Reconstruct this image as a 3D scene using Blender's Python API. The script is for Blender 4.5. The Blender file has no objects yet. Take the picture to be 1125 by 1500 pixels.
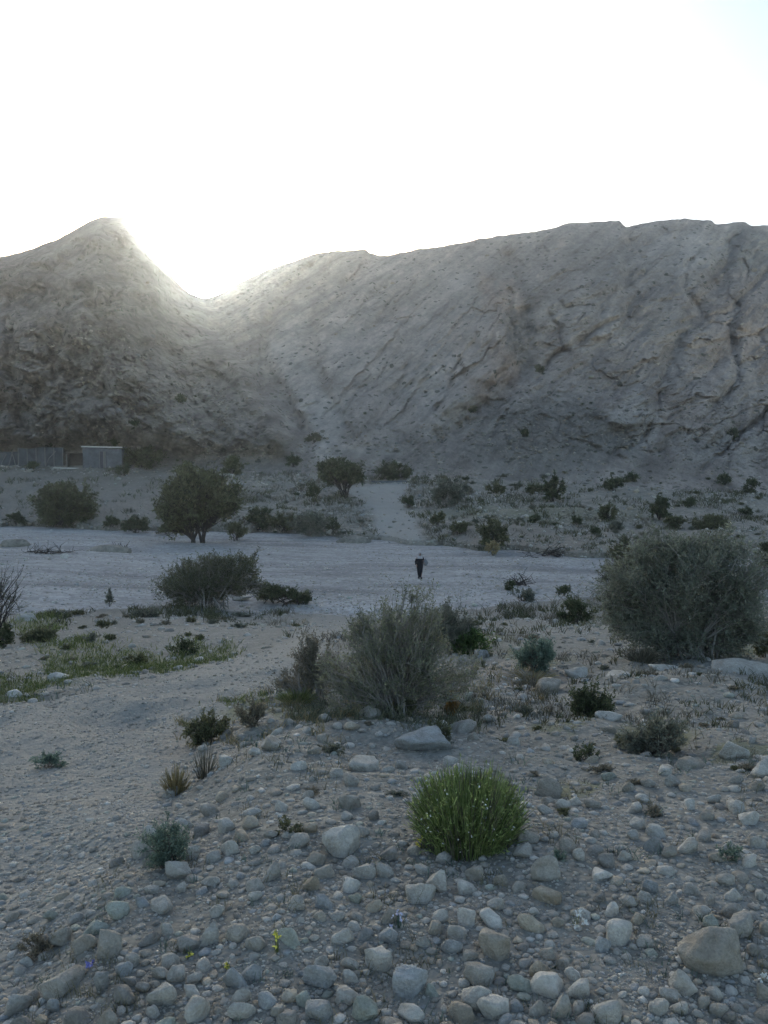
import bpy, bmesh, math, random
import numpy as np
from mathutils import Vector, Matrix

# ------------------------------------------------------------------ camera, world, sun, exposure
F, PITCH = 1133.0, math.radians(3.03)           # focal length in photo pixels (1125 x 1500), tilt down
CAM = np.array([0.0, 0.0, 1.6])
scene = bpy.context.scene
cam_data = bpy.data.cameras.new('camera')
cam_data.sensor_fit = 'VERTICAL'; cam_data.sensor_height = 24.0
cam_data.lens = 24.0 * F / 1500.0
cam_data.clip_start = 0.05; cam_data.clip_end = 6000
cam = bpy.data.objects.new('camera', cam_data)
scene.collection.objects.link(cam)
cam.location = CAM; cam.rotation_euler = (math.pi / 2 - PITCH, 0, 0)
scene.camera = cam

SUN_EL, SUN_AZ = math.radians(11.6), math.radians(-13.0)
AUREOLE = 85.0
world = bpy.data.worlds.new('World'); scene.world = world; world.use_nodes = True
wt = world.node_tree; wt.nodes.clear()
sky = wt.nodes.new('ShaderNodeTexSky'); sky.sky_type = 'NISHITA'; sky.sun_disc = False
sky.sun_elevation = SUN_EL; sky.sun_rotation = SUN_AZ
sky.air_density = 1.0; sky.dust_density = 2.4; sky.ozone_density = 1.2; sky.altitude = 300
bg = wt.nodes.new('ShaderNodeBackground'); bg.inputs['Strength'].default_value = 0.12
wo = wt.nodes.new('ShaderNodeOutputWorld')
wt.links.new(sky.outputs[0], bg.inputs['Color'])
# bright circumsolar aureole of the dusty air round the sun
tc = wt.nodes.new('ShaderNodeTexCoord')
dp = wt.nodes.new('ShaderNodeVectorMath'); dp.operation = 'DOT_PRODUCT'
dp.inputs[1].default_value = (math.sin(SUN_AZ) * math.cos(SUN_EL), math.cos(SUN_AZ) * math.cos(SUN_EL), math.sin(SUN_EL))
wt.links.new(tc.outputs['Generated'], dp.inputs[0])
pw_ = wt.nodes.new('ShaderNodeMath'); pw_.operation = 'POWER'; wt.links.new(dp.outputs['Value'], pw_.inputs[0]); pw_.inputs[1].default_value = 480.0
cl_ = wt.nodes.new('ShaderNodeMath'); cl_.operation = 'MAXIMUM'; wt.links.new(pw_.outputs[0], cl_.inputs[0]); cl_.inputs[1].default_value = 0.0
ag = wt.nodes.new('ShaderNodeMath'); ag.operation = 'MULTIPLY'; wt.links.new(cl_.outputs[0], ag.inputs[0]); ag.inputs[1].default_value = AUREOLE
bg2 = wt.nodes.new('ShaderNodeBackground'); bg2.inputs['Color'].default_value = (0.97, 1.0, 0.88, 1); wt.links.new(ag.outputs[0], bg2.inputs['Strength'])
ad = wt.nodes.new('ShaderNodeAddShader'); wt.links.new(bg.outputs[0], ad.inputs[0]); wt.links.new(bg2.outputs[0], ad.inputs[1])
wt.links.new(ad.outputs[0], wo.inputs['Surface'])

sun_d = bpy.data.lights.new('sun', 'SUN'); sun_d.energy = 2.0; sun_d.angle = math.radians(0.5)
sun_d.color = (1.0, 0.93, 0.82)
sun = bpy.data.objects.new('sun', sun_d); scene.collection.objects.link(sun)
sv = Vector((math.sin(SUN_AZ) * math.cos(SUN_EL), math.cos(SUN_AZ) * math.cos(SUN_EL), math.sin(SUN_EL)))
sun.rotation_euler = sv.to_track_quat('Z', 'Y').to_euler()

scene.view_settings.view_transform = 'Standard'
scene.view_settings.look = 'None'
scene.view_settings.exposure = 1.42
scene.view_settings.gamma = 1.0
scene.cycles.max_bounces = 6; scene.cycles.diffuse_bounces = 3; scene.cycles.transmission_bounces = 3
scene.cycles.volume_bounces = 1; scene.cycles.transparent_max_bounces = 6
scene.cycles.use_denoising = True

# ------------------------------------------------------------------ helpers
C = scene.collection
RS = np.random.RandomState(7)
random.seed(7)

def tag(o, label=None, cat=None, group=None, kind=None):
    if label: o['label'] = label
    if cat: o['category'] = cat
    if group: o['group'] = group
    if kind: o['kind'] = kind
    return o

def empty(name, loc, label=None, cat=None, group=None, rz=0.0):
    o = bpy.data.objects.new(name, None); C.objects.link(o)
    o.empty_display_size = 0.2
    o.location = loc; o.rotation_euler = (0, 0, rz)
    return tag(o, label, cat, group)

def mesh_np(name, verts, faces, mat=None, smooth=True, attrs=None):
    """verts (N,3), faces: list of (M,k) int arrays"""
    me = bpy.data.meshes.new(name)
    verts = np.asarray(verts, np.float32)
    if not isinstance(faces, (list, tuple)): faces = [faces]
    faces = [f for f in faces if len(f)]
    me.vertices.add(len(verts)); me.vertices.foreach_set('co', verts.ravel())
    idx = np.concatenate([f.ravel() for f in faces]).astype(np.int32)
    tot = np.concatenate([np.full(len(f), f.shape[1], np.int32) for f in faces])
    st = np.concatenate([[0], np.cumsum(tot)[:-1]]).astype(np.int32)
    me.loops.add(len(idx)); me.loops.foreach_set('vertex_index', idx)
    me.polygons.add(len(tot)); me.polygons.foreach_set('loop_start', st)
    try: me.polygons.foreach_set('loop_total', tot)
    except Exception: pass
    me.polygons.foreach_set('use_smooth', np.full(len(tot), smooth))
    if attrs:
        for k, v in attrs.items():
            v = np.asarray(v, np.float32)
            if v.ndim == 1:
                a = me.attributes.new(k, 'FLOAT', 'POINT'); a.data.foreach_set('value', v)
            else:
                if v.shape[1] == 3: v = np.hstack([v, np.ones((len(v), 1), np.float32)])
                a = me.attributes.new(k, 'FLOAT_COLOR', 'POINT'); a.data.foreach_set('color', v.ravel())
    me.update(calc_edges=True)
    if mat: me.materials.append(mat)
    return me

def obj(name, me, parent=None, loc=None):
    o = bpy.data.objects.new(name, me); C.objects.link(o)
    if parent: o.parent = parent
    if loc is not None: o.location = loc
    return o

# vectorised value noise
_T = np.random.RandomState(11).rand(65536).astype(np.float32) * 2 - 1
def _h(i, j, k):
    return _T[(i * 73856093 ^ j * 19349663 ^ k * 83492791) & 65535]
def vnoise(x, y, z=0.0):
    x, y, z = np.broadcast_arrays(np.asarray(x, np.float64), np.asarray(y, np.float64), np.asarray(z, np.float64))
    i, j, k = np.floor(x).astype(np.int64), np.floor(y).astype(np.int64), np.floor(z).astype(np.int64)
    u, v, w = x - i, y - j, z - k
    u = u * u * u * (u * (u * 6 - 15) + 10); v = v * v * v * (v * (v * 6 - 15) + 10); w = w * w * (3 - 2 * w)
    def L(a, b, t): return a + (b - a) * t
    r = 0
    c00 = L(_h(i, j, k), _h(i + 1, j, k), u); c10 = L(_h(i, j + 1, k), _h(i + 1, j + 1, k), u)
    if np.ndim(w) and w.max() == 0 and w.min() == 0: return L(c00, c10, v)
    c01 = L(_h(i, j, k + 1), _h(i + 1, j, k + 1), u); c11 = L(_h(i, j + 1, k + 1), _h(i + 1, j + 1, k + 1), u)
    return L(L(c00, c10, v), L(c01, c11, v), w)
def fbm(x, y, o=4, g=0.5, s=0):
    r = 0; a = 1.0; f = 1.0
    for q in range(o):
        r = r + a * vnoise(x * f + 17.3 * q + s, y * f - 9.7 * q + s * 2.3); a *= g; f *= 2.03
    return r
def ridge(x, y, o=4, g=0.5, s=0):
    r = 0; a = 1.0; f = 1.0
    for q in range(o):
        r = r + a * (1 - 2 * np.abs(vnoise(x * f + 31.3 * q + s, y * f + 5.7 * q + s))); a *= g; f *= 2.1
    return r

def worley(x, y, seed=0):
    i, j = np.floor(x).astype(np.int64), np.floor(y).astype(np.int64)
    f1 = np.full(np.shape(x), 9.0); f2 = f1.copy(); idv = np.zeros(np.shape(x))
    for a in (-1, 0, 1):
        for b in (-1, 0, 1):
            ii, jj = i + a, j + b
            px = ii + 0.5 + 0.45 * _h(ii, jj, seed * 7 + 1); py = jj + 0.5 + 0.45 * _h(ii, jj, seed * 7 + 2)
            d = np.hypot(x - px, y - py); v = _h(ii, jj, seed * 7 + 3)
            n = d < f1
            f2 = np.where(n, f1, np.minimum(f2, d)); idv = np.where(n, v, idv); f1 = np.where(n, d, f1)
    return idv, f2 - f1

def pchip(xk, yk):
    """monotone cubic through knots; returns a function"""
    xk = np.asarray(xk, float); yk = np.asarray(yk, float)
    h = np.diff(xk); d = np.diff(yk) / h
    m = np.zeros_like(yk); m[0] = d[0]; m[-1] = d[-1]
    for i in range(1, len(xk) - 1):
        if d[i - 1] * d[i] > 0:
            w1, w2 = 2 * h[i] + h[i - 1], h[i] + 2 * h[i - 1]
            m[i] = (w1 + w2) / (w1 / d[i - 1] + w2 / d[i])
    def f(x):
        x = np.clip(x, xk[0], xk[-1])
        i = np.clip(np.searchsorted(xk, x, side='right') - 1, 0, len(h) - 1)
        t = (x - xk[i]) / h[i]
        return ((2 * t**3 - 3 * t**2 + 1) * yk[i] + (t**3 - 2 * t**2 + t) * h[i] * m[i]
                + (-2 * t**3 + 3 * t**2) * yk[i + 1] + (t**3 - t**2) * h[i] * m[i + 1])
    return f
def sstep(a, b, x):
    t = np.clip((x - a) / (b - a), 0, 1); return t * t * (3 - 2 * t)

# ------------------------------------------------------------------ the lie of the land
CP, SP = math.cos(PITCH), math.sin(PITCH)
def slope(row):                                  # dz/dy of the sight line of a picture row
    Y = (750.0 - row) / F
    return (-SP + Y * CP) / (CP + Y * SP)
def xdir(x, row):
    Y = (750.0 - row) / F
    return ((x - 562.5) / F) / (CP + Y * SP)

XK = [-3200, -900, 0, 200, 400, 600, 800, 1000, 1125, 2000, 4300]
sky_row = pchip([-3200, -1500, -700, -250, -80, 0, 40, 80, 112, 133, 150, 172, 190, 200, 212, 230, 248, 264, 281, 300, 322, 350, 400, 440, 470, 500, 530, 545, 560, 600, 660, 720, 790, 815, 832, 870, 905, 918, 935, 960, 1000, 1040, 1050, 1085, 1102, 1125, 1300, 1700, 2600, 4300],
                [560, 470, 420, 405, 385, 376, 366, 352, 335, 323, 318, 317, 320, 328, 345, 370, 398, 417, 430, 436, 430, 414, 392, 379, 370, 367, 366, 371, 375, 367, 359, 347, 338, 333, 327, 325, 323, 332, 329, 324, 321, 323, 328, 325, 330, 330, 345, 400, 480, 560])
foot_row = pchip(XK, [660, 672, 681, 686, 693, 700, 706, 716, 722, 720, 700])
rb_row = pchip([-3200, -900, 0, 200, 390, 500, 600, 750, 850, 1125, 2000, 4300], [770, 768, 771, 778, 782, 789, 797, 808, 814, 820, 812, 800])
rn_row = pchip([-3200, -900, 0, 100, 230, 330, 450, 560, 700, 770, 850, 1000, 1125, 2000, 4300], [880, 888, 897, 893, 888, 893, 899, 903, 895, 880, 871, 869, 872, 880, 890])
h_riv = pchip(XK, [6.2, 6.2, 6.15, 6.45, 6.75, 6.95, 6.95, 6.9, 6.9, 6.8, 6.8])
D_foot = pchip(XK, [118, 118, 116, 114, 114, 112, 108, 104, 102, 102, 105])
D_sky = pchip([-3200, -900, 0, 160, 300, 450, 600, 800, 1000, 1125, 2000, 4300], [215, 200, 180, 182, 215, 222, 216, 212, 216, 216, 210, 205])
NR = [905, 930, 965, 1000, 1050, 1150, 1250, 1500, 1750, 2400, 4200]
NEAR = {  # height below the camera, for columns
    -3200: [5.6, 4.2, 2.9, 2.45, 2.2, 1.9, 1.72, 1.6, 1.6, 1.6, 1.6],
    0:     [5.2, 4.0, 3.1, 2.75, 2.45, 2.1, 1.9, 1.68, 1.62, 1.6, 1.6],
    230:   [5.4, 4.1, 3.1, 2.7, 2.4, 2.0, 1.74, 1.6, 1.6, 1.6, 1.6],
    420:   [5.4, 3.9, 2.85, 2.4, 1.98, 1.66, 1.6, 1.6, 1.6, 1.6, 1.6],
    700:   [4.9, 3.6, 2.6, 2.25, 1.95, 1.68, 1.62, 1.6, 1.6, 1.6, 1.6],
    1125:  [4.0, 3.1, 2.4, 2.1, 1.88, 1.68, 1.62, 1.6, 1.6, 1.6, 1.6],
    4300:  [4.2, 3.2, 2.5, 2.2, 1.95, 1.7, 1.64, 1.6, 1.6, 1.6, 1.6]}
_nc = sorted(NEAR)
_nf = [pchip(NR, np.log([NEAR[c][i] / -slope(r) for i, r in enumerate(NR)])) for c in _nc]

def edge_rows(x):
    x = np.asarray(x, float)
    w = fbm(x / 90, 3.1, 3)
    return rn_row(x) + 4.0 * w + 1.5 * fbm(x / 14, 5.5, 3), rb_row(x) + 3.0 * fbm(x / 50, 8.2, 5), foot_row(x) + 3 * fbm(x / 80, 1.2, 3), sky_row(x) + 1.1 * fbm(x / 13, 4.4, 4) * sstep(200, 240, np.abs(x - 300) + 150)

# creases on the mountain: (points, half width px, depth m)  -> the surface steps back there
CREASE = [
    ([(470, 372), (420, 430), (388, 480), (388, 530), (410, 570), (440, 620), (455, 650)], 8, 9.0),
    ([(455, 470), (468, 540), (490, 600), (515, 640)], 7, 3.5),
    ([(742, 380), (762, 430), (768, 500), (762, 545), (720, 590), (650, 640)], 15, 9.0),
    ([(745, 425), (750, 480), (748, 535), (712, 570)], 5, 5.0),
    ([(700, 490), (668, 535), (660, 575), (640, 600)], 3.0, 3.0),
    ([(934, 432), (915, 460), (860, 490), (822, 514), (795, 540)], 4.5, 4.5),
    ([(822, 514), (818, 480), (808, 460)], 3.5, 3.0),
    ([(1075, 350), (1060, 400), (1030, 450), (1000, 490), (985, 530), (965, 580)], 14, 6.0),
    ([(960, 580), (965, 610), (935, 650), (900, 660)], 4, 3.5),
    ([(1125, 600), (1080, 640), (1050, 670), (1020, 700)], 4, 4.5),
    ([(830, 640), (900, 670), (960, 690), (1060, 705)], 5, 3.0),
    ([(905, 325), (930, 370), (915, 420), (880, 450)], 12, 4.0),
    ([(645, 380), (630, 420), (600, 450)], 8, 2.2),
    ([(545, 372), (530, 400), (500, 420)], 6, 2.2),
    ([(620, 480), (590, 540), (575, 590)], 3, 1.6),
    ([(680, 430), (640, 490), (600, 560), (560, 610)], 3, 1.6),
    ([(580, 430), (545, 480), (520, 540)], 3, 1.4),
    ([(170, 340), (190, 420), (230, 500), (290, 580), (330, 640)], 12, 5.0),
    ([(60, 400), (90, 470), (80, 540), (40, 600)], 10, 6.0),
    ([(130, 420), (150, 500), (150, 580)], 10, 6.0),
    ([(20, 440), (10, 520), (30, 600), (10, 660)], 8, 5.0),
    ([(300, 440), (310, 500), (340, 570), (380, 640)], 12, 4.0),
    ([(235, 400), (265, 480), (320, 560)], 8, 3.0),
    ([(1010, 380), (1000, 420), (1040, 470), (1125, 500)], 4, 2.5),
    ([(1125, 400), (1090, 430), (1070, 480), (1080, 560), (1040, 600)], 6, 4.0),
]
_cr = random.Random(5)
for n_, x0_, x1_, y0_, y1_, an_, ln_ in ((22, 470, 740, 400, 640, 50, 60), (12, 780, 1130, 360, 690, 32, 60), (12, 0, 330, 400, 640, -40, 40), (8, 940, 1130, 560, 700, 40, 40)):
    for _ in range(n_):
        px_, py_ = _cr.uniform(x0_, x1_), _cr.uniform(y0_, y1_); ll = ln_ * _cr.uniform(.4, 1.3); aa = math.radians(an_ + _cr.uniform(-14, 14)); b_ = _cr.uniform(-6, 6)
        CREASE.append(([(px_, py_), (px_ + ll * .5 * math.cos(aa) + b_, py_ - ll * .5 * math.sin(aa) + b_), (px_ + ll * math.cos(aa), py_ - ll * math.sin(aa))], _cr.uniform(1.4, 3.0), _cr.uniform(.4, 1.2)))
def dist_poly(x, y, pts):
    d = np.full(np.shape(x), 1e9)
    for (x0, y0), (x1, y1) in zip(pts[:-1], pts[1:]):
        dx, dy = x1 - x0, y1 - y0
        t = np.clip(((x - x0) * dx + (y - y0) * dy) / (dx * dx + dy * dy), 0, 1)
        d = np.minimum(d, np.hypot(x - x0 - t * dx, y - y0 - t * dy))
    return d

def land(x, row, rough=True):
    """picture column and row -> (point on the land, zone 0 near 1 river 2 far bank 3 mountain)"""
    x = np.asarray(x, float); row = np.asarray(row, float)
    x, row = np.broadcast_arrays(x, row)
    x = x.copy(); row = row.copy()
    rn, rb, rf, rs = edge_rows(x)
    Dn = h_riv(x) / -slope(rn); Db = h_riv(x) / -slope(rb); Df = D_foot(x); Ds = D_sky(x)
    # near bank
    L = np.stack([f(row) for f in _nf])
    ci = np.clip(np.searchsorted(_nc, x, side='right') - 1, 0, len(_nc) - 2)
    cx = np.array(_nc, float)
    t = np.clip((x - cx[ci]) / (cx[ci + 1] - cx[ci]), 0, 1); t = t * t * (3 - 2 * t)
    a = np.take_along_axis(L, ci[None], 0)[0]; b = np.take_along_axis(L, ci[None] + 1, 0)[0]
    Dnear = np.exp(a + (b - a) * t)
    k = np.clip((935 - row) / np.maximum(935 - rn, 1), 0, 1)          # run down to the river's edge
    Dn0 = np.minimum(Dnear, Dn * 0.999)
    Dnear = Dn0 * (1 - k**1.6) + Dn * k**1.6
    Driv = h_riv(x) / np.maximum(-slope(row), 1e-3)
    kf = np.clip((rb - row) / np.maximum(rb - rf, 1), 0, 1)
    kb = np.maximum(kf - 0.075, 0) / 0.925
    Dfar = Db + (Df - Db) * (0.15 * kb + 0.82 * kb**1.35 + 0.03 * kf)
    s = np.clip((rf - row) / np.maximum(rf - rs, 1), 0, 1)
    g = 0.60 * s**0.78 + 0.40 * s**2.2
    Dm = Df + (Ds - Df) * g
    zone = np.where(row >= rn, 0, np.where(row >= rb, 1, np.where(row >= rf, 2, 3)))
    D = np.choose(zone, [Dnear, Driv, Dfar, Dm])
    if rough:
        m = zone == 3
        if m.any():
            X, R, S = x[m], row[m], s[m]
            fade = sstep(0.0, 0.22, S) * (1 - 0.75 * sstep(0.93, 1.0, S))
            left = 1 - sstep(230, 430, X)
            slab = sstep(440, 500, X) * (1 - sstep(740, 770, X)) * sstep(-0.1, 0.1, S - 0.22)
            right = sstep(740, 800, X) * (1 - 0.75 * (1 - sstep(0.5, 1.2, ((X - 800) / 160)**2 + ((R - 645) / 75)**2)))
            wx = X + 14 * fbm(X / 70, R / 70, 2, s=5); wy = R + 14 * fbm(X / 70, R / 70, 2, s=9)
            dd = 3.2 * fbm(wx / 120, wy / 90, 2) + 1.4 * fbm(wx / 45, wy / 38, 2, s=3)
            lx = np.interp(R, [420, 445, 520, 600, 660, 720], [285, 300, 352, 405, 445, 470]) + 8 * fbm(R / 30, 0 * R + 6, 3)
            dd -= 20.0 * (1 - sstep(-26, 8, X - lx)) * sstep(0.0, 0.15, S)
            # bedding planes: long in one direction, stepped in the other
            def beds(ang, ln, th, sd):
                ca, sa = math.cos(ang), math.sin(ang)
                u = (wx * ca - wy * sa); v = (wx * sa + wy * ca)
                n = fbm(u / ln, v / th, 4, 0.6, s=sd)
                return n
            dd += slab * (1.9 * beds(math.radians(50), 160, 24, 2) + 0.2 * ridge(X / 9, R / 7, 2, s=4))
            dd += right * (1.5 * beds(math.radians(28), 80, 15, 7) + 0.7 * ridge(wx / 30, wy / 24, 3, 0.55, s=8) + 0.35 * fbm(X / 5, R / 4, 2, s=1))
            dd += left * (2.0 * beds(math.radians(-38), 50, 15, 12) + 2.4 * ridge(wx / 38, wy / 34, 3, 0.55, s=14) + 0.5 * fbm(X / 5, R / 4, 2, s=6))
            dd += (1 - left) * (1 - slab) * (1 - right) * 1.5 * fbm(wx / 14, wy / 9, 4, s=20)
            qx = X + 6 * fbm(X / 26, R / 26, 4, s=70); qy = R + 6 * fbm(X / 26, R / 26, 4, s=80)
            def plates(ang, ln, th, sd, A, B, cut=0.07):
                ca, sa = math.cos(ang), math.sin(ang)
                v, e = worley((qx * ca - qy * sa) / ln, (qx * sa + qy * ca) / th, sd)
                gate = sstep(-0.1, 0.5, fbm(X / 60, R / 50, 2, s=sd * 3 + 90))
                return A * v + B * gate * (1 - sstep(0, cut, e))
            a50, a28, am = math.radians(50), math.radians(28), math.radians(-38)
            dd += slab * (plates(a50, 130, 26, 1, 1.3, 2.6, 0.05) + plates(a50, 40, 9, 2, 0.3, 0.5))
            dd += right * (plates(a28, 90, 34, 3, 2.0, 1.3) + plates(a28, 26, 11, 4, 0.6, 0.5) + plates(a28, 9, 5, 5, 0.22, 0.3))
            dd += left * (plates(am, 44, 22, 6, 3.2, 3.2) + plates(am, 16, 9, 7, 1.4, 1.2) + plates(am, 7, 5, 8, 0.4, 0.3))
            dd += (1 - left) * (1 - slab) * (1 - right) * (1 - 0.8 * (1 - sstep(20, 45, dist_poly(X, R, [(425, 470), (420, 540), (450, 600), (480, 660)])))) * (plates(am, 18, 8, 9, 0.8, 0.9) + plates(am, 7, 4, 10, 0.3, 0.3))
            ex = X + 3.5 * fbm(X / 22, R / 22, 4, s=30); ey = R + 3.5 * fbm(X / 22, R / 22, 4, s=40)
            for pts, w, dep in CREASE:
                q = dist_poly(ex, ey, pts) / w
                dd += dep * (1.4 if w > 6 else 1.6) * np.exp(-q * q) * (0.75 + 0.25 * vnoise(X / 12, R / 12))
            # craggy pinkish cliff at the far left and slab toe near the middle step towards the viewer
            for cx_, cy_, rx_, ry_, am in [(45, 520, 60, 90, -7), (110, 440, 45, 60, -5), (165, 520, 40, 60, -4), (715, 520, 40, 50, -5), (700, 590, 60, 25, -3),
                                           (1080, 600, 60, 60, -4), (930, 600, 45, 30, -3), (20, 640, 40, 40, -3), (880, 440, 45, 40, -3)]:
                e = ((ex - cx_) / rx_)**2 + ((ey - cy_) / ry_)**2
                dd += am * (1 - sstep(0.5, 1.25, e))
            D = D.copy(); D[m] += dd * fade * (0.62 + 0.1 * left)
    P = np.stack([CAM[0] + D * xdir(x, row), CAM[1] + D, CAM[2] + D * slope(row)], -1)
    if rough:
        amp = np.choose(zone, [np.minimum(0.012 * D, 0.16), 0.05 * np.clip((row - rb) / 5, 0, 1), 0.30 * sstep(0.05, 0.3, kf) * (1 - sstep(0.88, 1.0, kf)), 0 * D])
        px, py = P[..., 0], P[..., 1]
        sc = np.choose(zone, [np.clip(D * 0.12, 0.35, 3.0) * 0 + 0.8, 5.0 + 0 * D, 5.0 + 0 * D, 1 + 0 * D])
        edge = np.clip(np.abs(row - rn) / 6, 0, 1)
        nearf = np.where(zone == 0, 1 - sstep(7, 13, D), 1.0)
        P[..., 2] += amp * edge * nearf * fbm(px / sc, py / sc, 3)
        P[..., 2] += np.where(zone == 0, amp * edge * (1 - nearf) * fbm(px / 5, py / 6, 2), 0)
        riv = zone == 1                                               # shallow dry channels along the river bed
        if riv.any():
            P[..., 2] -= np.where(riv, 0.3 * edge * np.clip((row - rb) / 8, 0, 1) * np.clip((rn - row) / 8, 0, 1) * np.clip(fbm(px / 22 + 3, (py + 0.12 * px) / 5.0, 2, s=3), -0.3, 1), 0)
    return P, zone

def at(x, row):
    P, z = land(np.array([float(x)]), np.array([float(row)]))
    return P[0]
def mpp(p):                                       # metres per photo pixel at a point
    return p[1] / F

def inpoly(x, y, poly):
    x = np.asarray(x, float); y = np.asarray(y, float)
    r = np.zeros(np.broadcast(x, y).shape, bool)
    n = len(poly)
    for i in range(n):
        x0, y0 = poly[i]; x1, y1 = poly[(i + 1) % n]
        if y0 == y1: continue
        c = ((y0 > y) != (y1 > y)) & (x < (x1 - x0) * (y - y0) / (y1 - y0) + x0)
        r ^= c
    return r
TRACK = [(-900, 1050), (-200, 1045), (0, 1032), (120, 1018), (280, 985), (380, 958), (436, 930), (455, 904), (470, 880), (540, 880), (530, 915), (490, 940), (440, 975), (390, 1010), (320, 1062), (262, 1120), (228, 1190), (150, 1290), (60, 1400), (-60, 1520), (-900, 2000)]
FARTRACK = [(510, 722), (528, 712), (575, 707), (602, 711), (590, 728), (594, 748), (610, 768), (638, 802), (556, 798), (548, 775), (546, 755), (534, 738)]
def wob(x, y, a=10, s=30):
    return x + a * fbm(x / s, y / s, 3, s=50), y + 0.6 * a * fbm(x / s, y / s, 3, s=60)

# ------------------------------------------------------------------ node materials
def material(name, rough=0.9):
    m = bpy.data.materials.new(name); m.use_nodes = True
    nt = m.node_tree; b = nt.nodes['Principled BSDF']
    b.inputs['Roughness'].default_value = rough
    b.inputs['Specular IOR Level'].default_value = 0.25
    return m, nt, b
def N(nt, t, **kw):
    n = nt.nodes.new(t)
    for k, v in kw.items():
        if k in n.inputs: n.inputs[k].default_value = v
        else: setattr(n, k, v)
    return n
def noise(nt, vec, scale, detail=4, rough=0.55, dist=0):
    n = N(nt, 'ShaderNodeTexNoise'); n.inputs['Scale'].default_value = scale
    n.inputs['Detail'].default_value = detail; n.inputs['Roughness'].default_value = rough
    n.inputs['Distortion'].default_value = dist
    nt.links.new(vec, n.inputs['Vector']); return n.outputs['Fac']
def ramp(nt, fac, pts):
    r = N(nt, 'ShaderNodeValToRGB'); e = r.color_ramp.elements
    while len(e) < len(pts): e.new(0.5)
    for q, (p, c) in zip(e, pts):
        q.position = p; q.color = (*c, 1) if len(c) == 3 else c
    nt.links.new(fac, r.inputs[0]); return r.outputs[0]
def mix(nt, fac, a, b, mode='MIX'):
    n = nt.nodes.new('ShaderNodeMix'); n.data_type = 'RGBA'; n.blend_type = mode
    for s, v in ((n.inputs[0], fac), (n.inputs[6], a), (n.inputs[7], b)):
        if isinstance(v, bpy.types.NodeSocket): nt.links.new(v, s)
        else: s.default_value = v if not isinstance(v, tuple) or len(v) == 4 else (*v, 1)
    return n.outputs[2]
def attr(nt, name, out='Fac'):
    n = N(nt, 'ShaderNodeAttribute'); n.attribute_name = name; return n.outputs[out]
def math_(nt, op, a, b=0.0):
    n = N(nt, 'ShaderNodeMath'); n.operation = op
    for s, v in ((n.inputs[0], a), (n.inputs[1], b)):
        if isinstance(v, bpy.types.NodeSocket): nt.links.new(v, s)
        else: s.default_value = v
    return n.outputs[0]
def bump(nt, b, h, strength, dist):
    n = N(nt, 'ShaderNodeBump'); n.inputs['Strength'].default_value = strength; n.inputs['Distance'].default_value = dist
    nt.links.new(h, n.inputs['Height']); nt.links.new(n.outputs[0], b.inputs['Normal'])
    return n
def g3(v): return (v, v, v)

def ground_material(name, pale, base, dark, fine=34.0, bumpd=0.02, use_masks=True, trackc=(0.27, 0.258, 0.225)):
    m, nt, b = material(name, 0.95)
    co = N(nt, 'ShaderNodeNewGeometry').outputs['Position']
    n1 = noise(nt, co, 0.35, 5); n2 = noise(nt, co, 3.0, 6, 0.65)
    c = ramp(nt, n1, [(0.35, base), (0.65, pale)])
    c = mix(nt, math_(nt, 'MULTIPLY', ramp(nt, n2, [(0.42, g3(0)), (0.68, g3(1))]), 0.55), c, (*dark, 1))
    v = N(nt, 'ShaderNodeTexVoronoi'); v.inputs['Scale'].default_value = fine; nt.links.new(co, v.inputs['Vector'])
    v2 = N(nt, 'ShaderNodeTexVoronoi'); v2.inputs['Scale'].default_value = fine / 3.3; nt.links.new(co, v2.inputs['Vector'])
    vc = ramp(nt, v.outputs['Color'], [(0.1, g3(0.72)), (0.9, g3(1.2))])
    c = mix(nt, 0.8, c, vc, 'MULTIPLY')
    vc2 = ramp(nt, v2.outputs['Color'], [(0.1, g3(0.85)), (0.9, g3(1.12))])
    c = mix(nt, 0.7, c, vc2, 'MULTIPLY')
    if use_masks:
        c = mix(nt, math_(nt, 'MULTIPLY', attr(nt, 'track'), 0.75), c, (*trackc, 1))
        c = mix(nt, math_(nt, 'MULTIPLY', attr(nt, 'sand'), 0.8), c, (0.25, 0.215, 0.175, 1))
        gc = ramp(nt, n2, [(0.4, (0.075, 0.10, 0.035)), (0.6, (0.17, 0.165, 0.07))])
        c = mix(nt, math_(nt, 'MULTIPLY', attr(nt, 'green'), ramp(nt, n2, [(0.35, g3(0.35)), (0.6, g3(0.8))])), c, gc)
    if not use_masks:                            # silt and gravel laid in long streaks by the floods
        mp = N(nt, 'ShaderNodeMapping'); nt.links.new(co, mp.inputs['Vector']); mp.inputs['Scale'].default_value = (0.05, 0.32, 0.1); mp.inputs['Rotation'].default_value = (0, 0, 0.12)
        c = mix(nt, 0.9, c, ramp(nt, noise(nt, mp.outputs[0], 1.0, 6, 0.6, 0.6), [(0.36, g3(0.62)), (0.5, g3(1.0)), (0.66, g3(1.12))]), 'MULTIPLY')
    nt.links.new(c, b.inputs['Base Color'])
    h = math_(nt, 'ADD', math_(nt, 'MULTIPLY', v.outputs['Distance'], -0.5), math_(nt, 'MULTIPLY', v2.outputs['Distance'], -1.0))
    h = math_(nt, 'ADD', h, math_(nt, 'MULTIPLY', n2, 1.5))
    bump(nt, b, h, 0.8, bumpd)
    return m

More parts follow.
